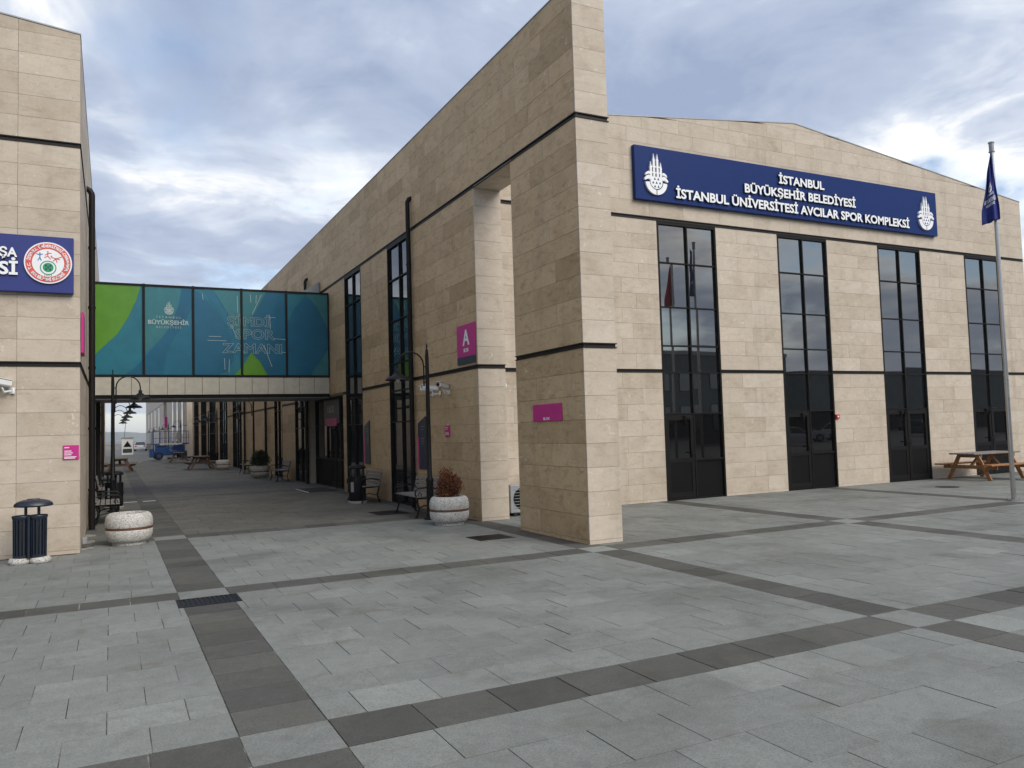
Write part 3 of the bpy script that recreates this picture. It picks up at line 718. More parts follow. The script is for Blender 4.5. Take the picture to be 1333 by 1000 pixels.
# ------------------------------------------------------------------ signs
sg = thing('name_sign', 'long dark blue name board with raised white letters above the windows', 'sign', (9.87, GY, 7.08)); WORLD.add(sg.name)
own(MB().bbox(4.46, 15.27, GY-.115, GY-.004, 7.08, 8.37, .006).build('board', 'sign_blue'), sg)
SY = GY-.117
def raised(txt, o, width, height, dep, parent, bold=.032, name='lettering', mat='white_letter'):
    mb = MB(); put_text(mb, txt, o, U, V, N, width, height, dep, bold=bold)
    ob = own(mb.build(name, mat), parent)
    me = ob.data; me.materials.append(MATS['letter_side'])
    me.polygons.foreach_set('material_index', [0 if p.normal.y < -.5 else 1 for p in me.polygons]); me.update(); return ob
raised('İSTANBUL', (9.79, SY, 7.945), 1.64, .215, .05, sg)
raised('BÜYÜKŞEHİR BELEDİYESİ', (9.79, SY, 7.58), 4.0, .222, .05, sg)
raised('İSTANBUL ÜNİVERSİTESİ AVCILAR SPOR KOMPLEKSİ', (9.79, SY, 7.205), 8.36, .225, .05, sg)
for ex in (5.04, 14.72):
    w, d = emblem((ex, SY, 7.70), U, V, N, .50, .05); e = own(w.build('emblem', 'white_letter'), sg); d.build('hill_mark', 'sign_blue', e)
ls = thing('seal_sign', 'violet blue board with round red and white seal on the left building', 'sign', (-7.6, LY, 4.19)); WORLD.add(ls.name)
own(MB().bbox(-10.9, -7.03, LY-.11, LY-.004, 4.19, 5.10, .006).build('board', 'sign_violet'), ls); SL = LY-.112
raised('ŞA', (-7.93, SL, 4.735), .245, .145, .03, ls); raised('Sİ', (-7.93, SL, 4.455), .26, .20, .03, ls)
def disc(r, y0, y1, mat, name, r0=0., c0=(-7.385, 4.665), sx=1.0):
    mb = MB(); n = 40
    if r0:
        mb.add([(c0[0]+q*math.cos(6.2832*k/n), y, c0[1]+q*math.sin(6.2832*k/n)) for y in (y0, y1) for q in (r0, r) for k in range(n)],
               [(k, (k+1) % n, n+(k+1) % n, n+k) for k in range(n)]+[(2*n+k, 3*n+k, 3*n+(k+1) % n, 2*n+(k+1) % n) for k in range(n)]+[(n+k, n+(k+1) % n, 3*n+(k+1) % n, 3*n+k) for k in range(n)])
    else: mb.prism([(c0[0]+r*math.cos(6.2832*k/n), c0[1]+r*math.sin(6.2832*k/n)) for k in range(n)], (0, y1, 0), U, V, N, y1-y0)
    return own(mb.build(name, mat), ls)
disc(.335, SL-.03, SL, 'white_letter', 'seal_disc'); disc(.315, SL-.032, SL-.0305, 'seal_red', 'seal_ring', .225)
mb = MB(); cxs, czs = -7.385, 4.665
def ring_text(txt, r, a0, a1, flip=False):
    for i, chh in enumerate(txt):
        if chh == ' ': continue
        a = R(a0+(a1-a0)*(i+.5)/len(txt)); rad = Vector((math.cos(a), 0, math.sin(a))); tan = Vector((math.sin(a), 0, -math.cos(a)))
        if flip: rad, tan = -rad, -tan
        put_text(mb, chh, Vector((cxs, SL-.0325, czs))+Vector((math.cos(a), 0, math.sin(a)))*r, tan, rad, N, None, .045, .002, bold=.03)
ring_text('T.C. İSTANBUL ÜNİVERSİTESİ-CERRAHPAŞA', .250, 205, -25); ring_text('SPOR BİLİMLERİ FAKÜLTESİ', .290, 215, 325, True)
own(mb.build('seal_lettering', 'white_letter'), ls)
disc(.075, SL-.032, SL-.0302, 'seal_green', 'seal_medallion', c0=(cxs, czs-.075)); disc(.115, SL-.032, SL-.0302, 'seal_green', 'laurel', .10, (cxs, czs-.08))
mb = MB()
for (x, z) in ((-.03, -.045), (-.03, -.105), (.03, -.045), (.03, -.105), (0, -.075)): mb.prism([(x+.014*math.cos(k*1.0472), z+.018*math.sin(k*1.0472)) for k in range(6)], (cxs, SL-.0325, czs), U, V, N, .001)
put_text(mb, '1993', (cxs, SL-.0305, czs-.215), U, V, N, .10, .03, .001); own(mb.build('seal_detail', 'letter_side'), ls)
for m, pts, (px, pz) in (('seal_blue', [((0, .05), (0, 0)), ((0, 0), (-.03, -.05)), ((0, 0), (.02, -.05)), ((0, .04), (-.05, .06)), ((0, .04), (.04, .06))], (-.115, .08)),
                         ('seal_red', [((0, .05), (0, 0)), ((0, 0), (-.05, -.03)), ((0, 0), (.04, -.05)), ((0, .04), (-.04, .01)), ((0, .04), (.05, .05))], (-.005, .11)),
                         ('seal_red', [((-.06, .03), (.06, 0)), ((0, .01), (.09, .05)), ((0, .01), (.02, -.05)), ((0, .01), (-.04, -.03))], (.105, .06))):
    mb = MB()
    for a, q in pts: mb.bar((cxs+px+a[0], SL-.0315, czs+pz+a[1]), (cxs+px+q[0], SL-.0315, czs+pz+q[1]), .002, .013, (0, 0, 1) if abs(a[0]-q[0]) > .004 else (1, 0, 0))
    mb.prism([(cxs+px+pts[0][0][0]+.013*math.cos(k*1.0472), czs+pz+pts[0][0][1]+.018+.013*math.sin(k*1.0472)) for k in range(6)], (0, SL-.0305, 0), U, V, N, .002)
    own(mb.build('athlete_mark', m), ls)
WU, WN = Vector((0, -1, 0)), Vector((-1, 0, 0))            # walls that face the alley from the right
a = thing('block_sign', 'magenta A sign with dark foot high on the wall beside the opening', 'sign', (0, 4.45, 3.14)); WORLD.add(a.name)
own(MB().bbox(-.032, -.004, 4.0, 4.9, 3.29, 3.95, .004).build('panel', 'magenta'), a); own(MB().bbox(-.034, -.004, 4.0, 4.9, 3.14, 3.288, .004).build('foot_panel', 'slate_sign'), a)
mb = MB(); put_text(mb, 'A', (-.033, 4.42, 3.525), WU, V, WN, .33, .32, .006, bold=.02); put_text(mb, 'BLOK', (-.033, 4.42, 3.385), WU, V, WN, .25, .075, .004, bold=.02); own(mb.build('lettering', 'white_letter'), a)
a = thing('pier_sign', 'blank magenta plaque with small white word on the front pier', 'sign', (0, 1.17, 1.91)); WORLD.add(a.name)
own(MB().bbox(-.022, -.002, .69, 1.66, 1.905, 2.19, .003).build('panel', 'magenta'), a)
mb = MB(); put_text(mb, 'BLOK', (-.0225, 1.18, 1.925), WU, V, WN, .22, .045, .002, bold=.02); own(mb.build('lettering', 'white_letter'), a)
def text_rows(mb, o, u, v, n, rows):
    for (a0, a1, z) in rows: mb.prism([(a0, z), (a1, z), (a1, z+.012), (a0, z+.012)], o, u, v, n, .0015)
a = thing('notice_plate', 'small magenta plate on the wall above the rust coloured shrub', 'sign', (0, 5.6, 1.66)); WORLD.add(a.name)
own(MB().bbox(-.02, -.002, 5.46, 5.72, 1.66, 1.90, .003).build('panel', 'magenta'), a)
mb = MB(); text_rows(mb, (-.0205, 5.69, 1.66), WU, V, WN, [(0, .16, .19), (0, .12, .155), (.0, .2, .05), (0, .18, .08)]); own(mb.build('print', 'white_letter'), a)
a = thing('notice_plate', 'small magenta plate on the left building beside its corner', 'sign', (-7.07, LY, 1.51)); WORLD.add(a.name)
own(MB().bbox(-7.18, -6.955, LY-.02, LY-.002, 1.51, 1.74, .003).build('panel', 'magenta'), a)
mb = MB(); text_rows(mb, (-7.16, LY-.0205, 1.51), U, V, N, [(0, .07, .185), (.0, .10, .13), (0, .12, .10), (0, .10, .07), (0, .17, .035), (0, .15, .015)]); own(mb.build('print', 'white_letter'), a)
a = thing('banner_sign', 'magenta sign seen edge on beside the left building downpipe', 'sign', (LX, 5.4, 3.3)); WORLD.add(a.name)
own(MB().bbox(LX+.004, LX+.045, 4.6, 5.3, 3.27, 3.95, .004).build('panel', 'magenta'), a)
def totem(y, label):
    a = thing('wall_board', label, 'sign', (0, y, .92)); WORLD.add(a.name)
    mb = MB(); mb.prism([(-.26, .92), (.24, .92), (.24, 2.14), (-.26, 1.98)], (-.004, y, 0), WU, V, WN, .03); own(mb.build('panel', 'slate_sign'), a)
    mb = MB(); mb.prism([(-.262, .918), (-.175, .918), (-.175, 1.66), (-.262, 1.66)], (-.006, y, 0), WU, V, WN, .034); own(mb.build('side_strip', 'magenta'), a)
    mb = MB(); text_rows(mb, (-.0345, y, .9), WU, V, WN, [(-.05, .18, 1.0), (-.05, .12, .93), (-.05, .15, .72), (-.05, .17, .66), (-.05, .1, .6)]); own(mb.build('print', 'grey_metal'), a)
totem(7.14, 'slate board with slanted top and magenta strip behind the near bench'); totem(11.6, 'slate board with slanted top and magenta strip above the black litter bin')
a = thing('entrance_sign', 'dark fascia sign with pale lettering and pink strip inside the recessed entrance', 'sign', (.24, 16.6, 2.0)); WORLD.add(a.name)
own(MB().box(.19, .226, 15.5, 17.6, 2.14, 2.95).build('panel', 'slate_sign'), a); own(MB().box(.175, .189, 15.8, 17.3, 2.06, 2.32).build('strip', 'magenta'), a)
mb = MB(); put_text(mb, 'A BLOK', (.188, 16.6, 2.52), WU, V, WN, .95, .24, .006, bold=.01); own(mb.build('lettering', 'print_pale'), a)
a = thing('far_sign', 'small red sign on the far pale block', 'sign', (0, 104, 3)); WORLD.add(a.name); own(MB().bbox(-.35, -.01, 101.6, 102.9, 3.2, 4.6, .01).build('panel', 'magenta'), a)
a = thing('alarm_sign', 'tiny red fire alarm box beside the second window strip', 'alarm', (10.81, GY, 1.81)); WORLD.add(a.name)
own(MB().bbox(10.76, 10.88, GY-.05, GY-.002, 1.80, 1.92, .006).build('housing', 'red_paint'), a); bt = MB().lathe([(.028, 0), (.022, .012)], 12).build('button', 'white_letter', a); bt.location = (.01, -.051, .05); bt.rotation_euler = (R(90), 0, 0)

# ------------------------------------------------------------------ wall cameras, air conditioner, grates
def cctv(label, loc, rz, tilt=-.12):
    t = thing('security_camera', label, 'camera', loc, rz, 'white security cameras on the walls')
    m = MB(); m.bbox(-.05, .05, -.04, .0, -.05, .05, .008); m.tube([(0, -.02, 0), (0, -.16, -.02), (0, -.20, .05)], .016, 8); m.build('bracket', 'white_paint', t, True)
    h = MB(); h.bbox(-.055, .055, -.42, -.06, .05, .15, .018); h.bbox(-.062, .062, -.46, -.05, .151, .162, .004); h = h.build('housing', 'white_paint', t); h.rotation_euler = (tilt, 0, 0)
    l = MB(); l.lathe([(.036, 0), (.036, .012), (.02, .012)], 16); l = l.build('lens', 'dark_panel', h); l.location = (0, -.424, .10); l.rotation_euler = (R(90), 0, 0)
    return t
cctv('white camera on bracket at the left edge of the left building', (-7.87, LY, 2.62), R(-42))
cctv('white camera at the left of the pair behind the lamp post', (0, 6.35, 2.62), R(-90-62)); cctv('white camera at the middle of the group behind the lamp post', (0, 5.95, 2.62), R(-90-25))
cctv('white camera facing outward at the right of the group by the lamp post', (0, 5.5, 2.62), R(-90+35)); cctv('white camera tucked in the slot behind the front pier', (.9, GY, 2.55), R(-20))
t = thing('air_conditioner', 'grey outdoor air conditioning unit standing in the slot behind the pier', 'air conditioner', (1.2, 4.42, 0))
m = MB(); m.box(-.32, -.26, -.14, .14, 0, .07); m.box(.26, .32, -.14, .14, 0, .07); m.build('foot', 'rubber', t)
MB().bbox(-.40, .40, -.15, .15, .07, .64, .012).build('casing', 'grey_metal', t)
m = MB(); m.lathe([(.23, 0), (.23, .012), (.20, .012), (.2, .004)], 28); m = m.build('fan_guard', 'dark_panel', t, True); m.location = (-.1, -.151, .36); m.rotation_euler = (R(90), 0, 0)
m = MB()
for k in range(7): m.tube([(-.32+.0, -.166, .18+k*.06), (.12, -.166, .18+k*.06)], .004, 5)
m.build('grille', 'grey_metal', t)
for gi, (g, lab) in enumerate(zip(GR, ('dark drain grate across the paving band in the left foreground', 'dark drain grate in the paving before the opening'))):
    t = thing('drain_grate', lab, 'drain', ((g[0]+g[1])/2, (g[2]+g[3])/2, 0), 0, 'drain grates in the paving')
    hw, hd = (g[1]-g[0])/2-.004, (g[3]-g[2])/2-.004
    m = MB(); m.box(-hw, hw, -hd, -hd+.03, -.03, .003); m.box(-hw, hw, hd-.03, hd, -.03, .003); m.box(-hw, -hw+.03, -hd+.03, hd-.03, -.03, .003); m.box(hw-.03, hw, -hd+.03, hd-.03, -.03, .003); m.build('frame', 'black_iron', t)
    m = MB(); m.box(-hw+.03, hw-.03, -hd+.03, hd-.03, -.032, -.0045)
    for k in range(12):
        x = -hw+.05+(2*hw-.1)*k/11; m.box(x-.014, x+.014, -hd+.03, hd-.03, -.005, .002)
    m.build('bars', 'black_iron', t)
t = thing('manhole_cover', 'round dark manhole cover in the paving left of the picnic table', 'manhole', (12.4, 2.78, 0)); MB().lathe([(.28, -.008), (.28, .003)], 32).build('rim', 'black_iron', t)
MB().lathe([(.25, .0031), (.25, .006), (.23, .006)], 32).build('lid', 'black_iron', t)
t = thing('entrance_mat', 'dark mat with pale edge lying before the recessed entrance', 'mat', (-.55, 15.6, 0)); MB().bbox(-.45, .45, -.9, .9, .003, .016, .004).build('pad', 'rubber', t); MB().box(-.5, -.451, -.95, .9, .002, .010).build('edge_strip', 'white_paint', t)
for x in (-6.0, -5.5): tag(MB().box(x-.17, x+.17, 15.15, 15.24, .002, .006).build('floor_strip', 'white_paint'), 'short white strip on the alley floor, %s of the two under the bridge' % ('left' if x < -5.8 else 'right'), 'floor marking', 'white strips on the alley floor')
tag(MB().bbox(-1.3, -.6, 6.5, 7.3, .002, .008, .002).build('floor_hatch', 'black_iron'), 'dark hatch cover in the paving before the near bench', 'hatch')
tag(MB().bbox(-6.93, -6.85, 5.0, 5.12, .06, .17, .01).build('socket_box', 'grey_metal'), 'small grey box low at the left building corner', 'box')

# ------------------------------------------------------------------ lamps
def street_lamp(label, loc, rz):
    t = thing('lamp_post', label, 'lamp', loc, rz, 'black lamp posts along the alley')
    m = MB(); m.lathe([(.13, 0), (.13, .03), (.085, .05), (.075, .12), (.07, .75), (.078, .78), (.078, .82), (.05, .86), (.045, 2.0), (.038, 3.3), (.03, 3.42), (.03, 3.45), (.012, 3.50), (.018, 3.55), (.004, 3.60)], 16); m.build('pole', 'black_iron', t, True)
    pts = [(.075, 0, 2.72), (.075, 0, 3.14)]+[(.355-.28*math.cos(R(a)), 0, 3.14+.28*math.sin(R(a))) for a in range(20, 181, 20)]+[(.635, 0, 3.05)]
    m = MB(); m.tube(pts, .016, 8); m.tube([(0, 0, 2.80), (.08, 0, 2.80)], .012, 6); m.tube([(0, 0, 3.12), (.08, 0, 3.12)], .012, 6); m.build('arm', 'black_iron', t, True)
    m = MB(); m.lathe([(.022, 3.08), (.045, 3.05), (.045, 2.99), (.08, 2.97), (.12, 2.93), (.20, 2.905), (.245, 2.865), (.25, 2.84), (.235, 2.84), (.18, 2.88), (.06, 2.93)], 20, (.635, 0, 0), capb=True, capt=False); m.build('shade', 'black_iron', t, True)
    m = MB(); m.lathe([(.005, 2.80), (.035, 2.82), (.045, 2.86), (.03, 2.92)], 12, (.635, 0, 0)); m.build('bulb', 'white_paint', t, True)
    return t
lamp0 = street_lamp('lamp post beside the planter with the rust shrub', (-.67, 5.0, 0), R(180))
for y, lab in ((27.5, 'lamp post by the planter with the round dark bush'), (41.6, 'lamp post behind the right hand picnic table, nearer of the close pair'), (46.5, 'lamp post behind the right hand picnic table, farther of the close pair'), (70, 'lamp post rising behind the blue lift'), (88, 'lamp post left of the blue lift rails'), (107, 'second farthest lamp post before the far block'), (124, 'farthest thin lamp post before the far block')):
    copy_tree(lamp0, lab, (-.67, y, 0), R(180))
for k, y in enumerate((12.2, 18.6, 25, 31.5, 38, 46)):
    copy_tree(lamp0, ['nearest', 'second', 'third', 'fourth', 'fifth', 'farthest'][k]+' lamp post in the row along the left building', (-6.45, y, 0), 0)

# ------------------------------------------------------------------ planters and shrubs
def planter(label, loc):
    t = thing('planter', label, 'planter', loc, 0, 'round terrazzo planters')
    m = MB(); m.lathe([(.27, 0), (.28, .05), (.31, .055), (.352, .10), (.374, .17), (.378, .245), (.370, .262)], 40); m.build('lower_bowl', 'terrazzo', t, True)
    m = MB(); m.lathe([(.366, .255), (.372, .262), (.372, .302), (.366, .309)], 40); m.build('band', 'planter_band', t, True)
    m = MB(); m.lathe([(.370, .302), (.378, .32), (.380, .39), (.370, .46), (.345, .51), (.31, .535), (.285, .54), (.265, .53), (.26, .48)], 40, capt=False); m.build('upper_bowl', 'terrazzo', t, True)
    m = MB(); m.lathe([(.268, .46), (.262, .485), (.1, .50), (.01, .505)], 28); m.build('soil', 'soil', t, True)
    return t
def shrub(name, label, loc, rx, rz, zc, mat, n, seed, size):
    rr = random.Random(seed); t = thing(name, label, 'shrub', loc); m = MB(); tw = MB()
    lob = [(Vector((rr.gauss(0, 1), rr.gauss(0, 1), rr.gauss(0, 1))).normalized(), rr.uniform(.05, .2)) for _ in range(16)]
    for i in range(n):
        d = Vector((rr.gauss(0, 1), rr.gauss(0, 1), rr.gauss(0, 1))).normalized()
        k = .84+sum(a for l, a in lob if l.dot(d) > .86)
        rad = k*(rr.random()**.33)*rr.uniform(.85, 1.06)
        p = Vector((d.x*rx*rad, d.y*rx*rad, zc+d.z*rz*rad))
        u = (d*.8+Vector((rr.uniform(-1, 1), rr.uniform(-1, 1), rr.uniform(-.4, 1)))).normalized(); w = u.cross(Vector((rr.uniform(-1, 1), rr.uniform(-1, 1), rr.uniform(-1, 1)))).normalized()
        s = size*rr.uniform(.6, 1.4)
        m.add([p-u*s*.5, p+w*s*.28, p+u*s*.6, p-w*s*.28], [(0, 1, 2, 3)])
    for i in range(26):
        a = rr.uniform(0, 6.28); e = rr.uniform(.2, .85)
        tw.tube([(0, 0, .0), (math.cos(a)*rx*e*.4, math.sin(a)*rx*e*.4, zc*.6), (math.cos(a)*rx*e, math.sin(a)*rx*e, zc+rz*rr.uniform(-.2, .7))], [.012, .008, .003], 5)
    m.build('crown', mat, t); tw.build('stems', 'twig', t); return t
PL = [((-6.21, 5.06, 0), 'bare terrazzo planter at the corner of the left building'), ((-.68, 3.95, 0), 'terrazzo planter holding the rust brown shrub'), ((-.80, 25.0, 0), 'terrazzo planter holding the round dark bush'), ((-1.0, 36.0, 0), 'farthest low terrazzo planter beside the picnic table')]
p0 = planter(PL[0][1], PL[0][0])
for l, lab in PL[1:]: copy_tree(p0, lab, l)
shrub('dry_shrub', 'rust brown dry shrub growing in the right planter', (-.68, 3.95, .49), .26, .30, .24, 'leaf_rust', 5200, 3, .032)
shrub('round_bush', 'round dark evergreen bush in the far planter', (-.80, 25., .49), .42, .40, .34, 'leaf_dark', 3600, 4, .055)

# ------------------------------------------------------------------ bins
t = thing('twin_litter_bin', 'navy twin slatted litter bin with mushroom cap by the left building', 'litter bin', (-7.575, 3.62, 0), R(-4))
for sx in (-1, 1):
    MB().lathe([(.125, 0), (.145, .02), (.15, .05), (.13, .085), (.07, .10)], 24, (sx*.135, 0, 0)).build('foot', 'terrazzo', t, True)
    cx = sx*.107; m = MB(); m.lathe([(.100, .10), (.104, .12), (.096, .12), (.096, .68), (.092, .69)], 24, (cx, 0, 0), capt=False); m.build('liner', 'black_iron', t, True)
    m = MB()
    for k in range(16):
        a = 2*math.pi*k/16; ca, sa = math.cos(a), math.sin(a)
        m.bar((cx+ca*.106, sa*.106, .12), (cx+ca*.112, sa*.112, .665), .020, .014, (ca, sa, 0))
    m.build('slats', 'navy_plastic', t)
    MB().lathe([(.102, .095), (.116, .10), (.116, .125), (.10, .13)], 24, (cx, 0, 0)).build('bottom_ring', 'navy_plastic', t, True)
    MB().lathe([(.100, .64), (.118, .655), (.132, .70), (.126, .715), (.108, .70), (.10, .66)], 28, (cx, 0, 0), capb=False, capt=False).build('rim', 'navy_plastic', t, True)
    MB().bbox(sx*.085+.01, sx*.085+.05, -.012, .012, .55, .865, .004).build('post', 'navy_plastic', t)
MB().bbox(-.016, .016, -.12, .12, .09, .70, .004).build('divider', 'navy_plastic', t)
MB().lathe([(.20, .838), (.252, .845), (.262, .862), (.252, .890), (.21, .922), (.14, .943), (.09, .949), (.085, .957), (.07, .959), (.01, .961)], 32, (.045, 0, 0), sx=1., sy=.78).build('cap', 'navy_plastic', t, True)
def bin2(label, loc, rz):
    t = thing('litter_bin', label, 'litter bin', loc, rz, 'black hooded litter bins in the alley')
    MB().lathe([(.24, 0), (.245, .05), (.23, .065)], 24).build('base', 'concrete', t, True)
    MB().lathe([(.205, .065), (.215, .09), (.222, .66), (.215, .69), (.19, .69)], 28).build('body', 'black_iron', t, True)
    for a in (20, 160, 200, 340): MB().bar((.195*math.cos(R(a)), .195*math.sin(R(a)), .68), (.195*math.cos(R(a)), .195*math.sin(R(a)), .90), .05, .03).build('post', 'navy_plastic', t)
    MB().lathe([(.222, .885), (.228, .91), (.20, .955), (.13, .98), (.01, .985)], 28).build('hood', 'black_iron', t, True)
    MB().bbox(-.235, -.218, -.045, .045, .30, .55, .004).build('plate', 'grey_metal', t)
    MB().tube([(0, -.22, .42), (0, -.26, .42)], .03, 10).build('lock', 'navy_plastic', t)
    return t
b0 = bin2('black hooded litter bin beside the recessed entrance', (-.83, 9.82, 0), R(40)); copy_tree(b0, 'black hooded litter bin by the benches along the left building', (-6.42, 13.2, 0), R(60))

# ------------------------------------------------------------------ benches
def bench(label, loc, rz):
    t = thing('park_bench', label, 'bench', loc, rz, 'slatted benches along the alley walls')   # local: seat faces -y, length along x
    for sx in (-1, 1):
        x = sx*.66; m = MB()
        m.tube([(x, -.30, 0), (x, -.27, .04), (x, -.22, .18), (x, -.26, .33), (x, -.25, .40)], .020, 8)
        m.tube([(x, .20, 0), (x, .17, .05), (x, .12, .2), (x, .16, .34), (x, .18, .42), (x, .26, .78)], .020, 8)
        m.tube([(x, -.25, .40), (x, 0, .40), (x, .18, .42)], .018, 8)
        m.tube([(x, -.25, .40), (x, -.30, .48), (x, -.30, .56), (x, -.24, .61), (x, .0, .62), (x, .21, .58)], .016, 8)
        m.tube([(x, -.24, .20), (x, -.1, .25), (x, .12, .2)], .013, 6)
        m.tube([(x, -.22, .42), (x, -.24, .48), (x, -.20, .52), (x, -.16, .48), (x, -.18, .45)], .010, 6)
        m.build('side_frame', 'black_iron', t, True)
    for k in range(5): y = -.24+k*.098; MB().bbox(-.74, .74, y-.04, y+.04, .42, .448, .006).build('seat_slat', 'wood_grey', t)
    for k in range(4):
        z = .50+k*.085; y = .20+(z-.42)*.22-.028
        m = MB(); m.bbox(-.74, .74, -.012, .012, -.036, .036, .005); s = m.build('back_slat', 'wood_grey', t); s.location = (0, y-.01, z); s.rotation_euler = (R(-12), 0, 0)
    return t
be = bench('slatted bench with iron scroll arms behind the near lamp post', (-.55, 6.05, 0), R(-90))
for l, rz, lab in (((-.5, 10.25, 0), -90, 'slatted bench half hidden behind the black litter bin'), ((-.5, 22.0, 0), -90, 'slatted bench between the far windows on the right'), ((-.55, 30.2, 0), -90, 'far slatted bench beyond the round bush'),
                   ((-6.60, 9.6, 0), 90, 'nearest slatted bench along the left building'), ((-6.62, 15.2, 0), 90, 'second slatted bench along the left building, behind the bin'), ((-6.62, 21.8, 0), 90, 'third slatted bench along the left building')):
    copy_tree(be, lab, l, R(rz))

# ------------------------------------------------------------------ picnic tables
def picnic(label, loc, rz, mat):
    t = thing('picnic_table', label, 'picnic table', loc, rz, 'wooden picnic tables')
    for k in range(5): y = -.31+k*.155; MB().bbox(-.95, .95, y-.072, y+.072, .71, .75, .006).build('top_plank', mat if mat != 'wood_orange' else 'wood_grey', t)
    for sy in (-1, 1):
        for k in (0, 1): y = sy*(.64+.15*k); MB().bbox(-.95, .95, y-.07, y+.07, .41, .45, .006).build('seat_plank', mat, t)
    for x in (-.68, .68):
        for sy in (-1, 1): MB().bar((x, sy*.26, .705), (x, sy*.62, 0), .045, .10, (0, 1, 0)).build('leg', mat, t)
        MB().bbox(x+.024, x+.07, -.80, .80, .31, .409, .004).build('seat_beam', mat, t); MB().bbox(x+.024, x+.07, -.36, .36, .62, .708, .004).build('top_beam', mat, t)
        MB().bar((x*.9, 0, .36), (x*.25, 0, .70), .045, .08, (0, 1, 0)).build('brace', mat, t)
    return t
pt = picnic('orange wooden picnic table with grey top before the right windows', (15.45, 3.72, 0), R(-3), 'wood_orange')
pb = picnic('dark wooden picnic table at the right of the alley, nearer one', (-1.9, 38.5, 0), R(92), 'wood_brown')
copy_tree(pb, 'dark wooden picnic table beside the blue lift', (-2.0, 53.5, 0), R(88)); copy_tree(pb, 'wooden picnic table far along the left building', (-6.05, 40.5, 0), R(86))

# ------------------------------------------------------------------ flagpoles
def cloth_fn(seed, w, h):
    rr = random.Random(seed); ph = rr.uniform(0, 6)
    def f(u, v):                                            # u across the fly, v down from the top
        spread = .07+.17*min(1, v*1.25)**.9
        drop = u*(1-v)*.75
        x = (u-.36)*spread*1.25*(1-.15*math.sin(v*5))
        y = .10+.05*math.sin(u*11+v*3+ph)*(.35+.65*v)+.02*math.sin(u*17-v*4)
        return Vector((x, y, -v*h*(1-.05*u)-drop*.55*(1-.7*v)-.18*u*v))
    return f
def flagpole(label, loc, flag_mat, fl_label, rz, txt, name='flag'):
    t = thing('flagpole', label, 'flagpole', loc, 0, 'steel flagpoles')
    MB().lathe([(.15, .002), (.15, .018)], 24).build('base_plate', 'steel', t)
    m = MB(); m.tube([(0, 0, .0182), (0, 0, 7.45)], [.048, .037], 20); m.build('pole', 'steel', t, True)
    MB().lathe([(.062, 0), (.062, .015), (.05, .02), (.05, .19), (.062, .195), (.062, .22), (.01, .225)], 16, (0, 0, 7.40)).build('cap', 'grey_metal', t, True)
    for k in range(4): MB().lathe([(.018, .018), (.018, .035), (.008, .036), (.008, .055)], 8, (.11*math.cos(k*1.57+.78), .11*math.sin(k*1.57+.78), 0)).build('bolt', 'steel', t)
    fl = thing(name, fl_label, 'flag', (loc[0], loc[1], 5.55), rz); f = cloth_fn(3, .5, 1.5); m = MB(); nu, nv = 36, 44; org = Vector((.048, 0, 1.88))
    for j in range(nv+1):
        for i in range(nu+1): m.v.append(tuple(org+f(i/nu, j/nv)))
    m.f = [(j*(nu+1)+i, j*(nu+1)+i+1, (j+1)*(nu+1)+i+1, (j+1)*(nu+1)+i) for j in range(nv) for i in range(nu)]
    cl = m.build('cloth', flag_mat, fl, True, 180)
    sd = cl.modifiers.new('thickness', 'SOLIDIFY'); sd.thickness = .003; sd.offset = 0
    for side in (-1, 1):
        g = MB()
        for (s, u0, u1, v0, hh) in txt:
            vs, fs = text_geo(s, bold=.02) if s else emblem_geo()
            x0 = min(p[0] for p in vs); x1 = max(p[0] for p in vs); out = []
            for p in vs:
                q = (p[0]-x0)/(x1-x0); u = u0+(u1-u0)*(q if side < 0 else 1-q); v = v0-p[1]*hh
                P = f(u, v); du = f(u+.01, v)-P; dv = f(u, v+.01)-P; nrm = du.cross(dv).normalized()
                if (nrm.y < 0) != (side < 0): nrm = -nrm
                out.append(org+P+nrm*.004)
            g.add(out, fs)
        g.build('print', 'white_letter', fl)
    return t
def emblem_geo():
    w, d = emblem((0, 0, 0), (1, 0, 0), (0, 1, 0), (0, 0, 1), 1., .0005); return w.v, w.f
BLUE = [('BÜYÜKŞEHİR', .12, .9, .70, .085), ('İSTANBUL', .25, .75, .60, .05), ('BELEDİYESİ', .25, .75, .76, .05), (None, .36, .66, .47, .085)]
flagpole('steel flagpole with bolted base at the right edge', (10.36, -.12, 0), 'flag_blue', 'navy blue flag with white print hanging limp from the flagpole', R(125), BLUE)
flagpole('second steel flagpole beyond the right edge, seen mirrored in glass', (10.95, -2.1, 0), 'flag_red', 'red flag beyond the right edge, mirrored in the first window', R(200), [])

# ------------------------------------------------------------------ scissor lift
t = thing('scissor_lift', 'blue scissor lift parked at the far end of the alley', 'lift', (-1.95, 64.5, 0), R(3))
MB().bbox(-1.3, 1.3, -.6, .6, .38, .72, .03).build('chassis', 'lift_blue', t); MB().bbox(-1.62, -1.301, -.45, .45, .22, .95, .03).build('ladder_box', 'lift_blue', t)
MB().bbox(-1.25, -.15, -.72, -.601, .40, 1.05, .03).build('motor_box', 'lift_blue', t)
for x in (-.95, .95):
    for y in (-.58, .58):
        m = MB(); m.lathe([(.30, -.11), (.34, -.07), (.34, .07), (.30, .11)], 24); w_ = m.build('wheel', 'rubber', t, True); w_.location = (x, y*1.12, .345); w_.rotation_euler = (R(90), 0, 0)
        m = MB(); m.lathe([(.17, -.115), (.17, .115)], 16); m.build('rim', 'lift_blue', w_)
for k in range(4):
    for y in (-.48, .48):
        z = .75+k*.12; MB().bar((-1.15, y, z), (1.15, y, z+.10), .06, .08).build('scissor_arm', 'lift_blue', t); MB().bar((-1.15, y*.85, z+.10), (1.15, y*.85, z), .06, .08).build('scissor_arm', 'lift_blue', t)
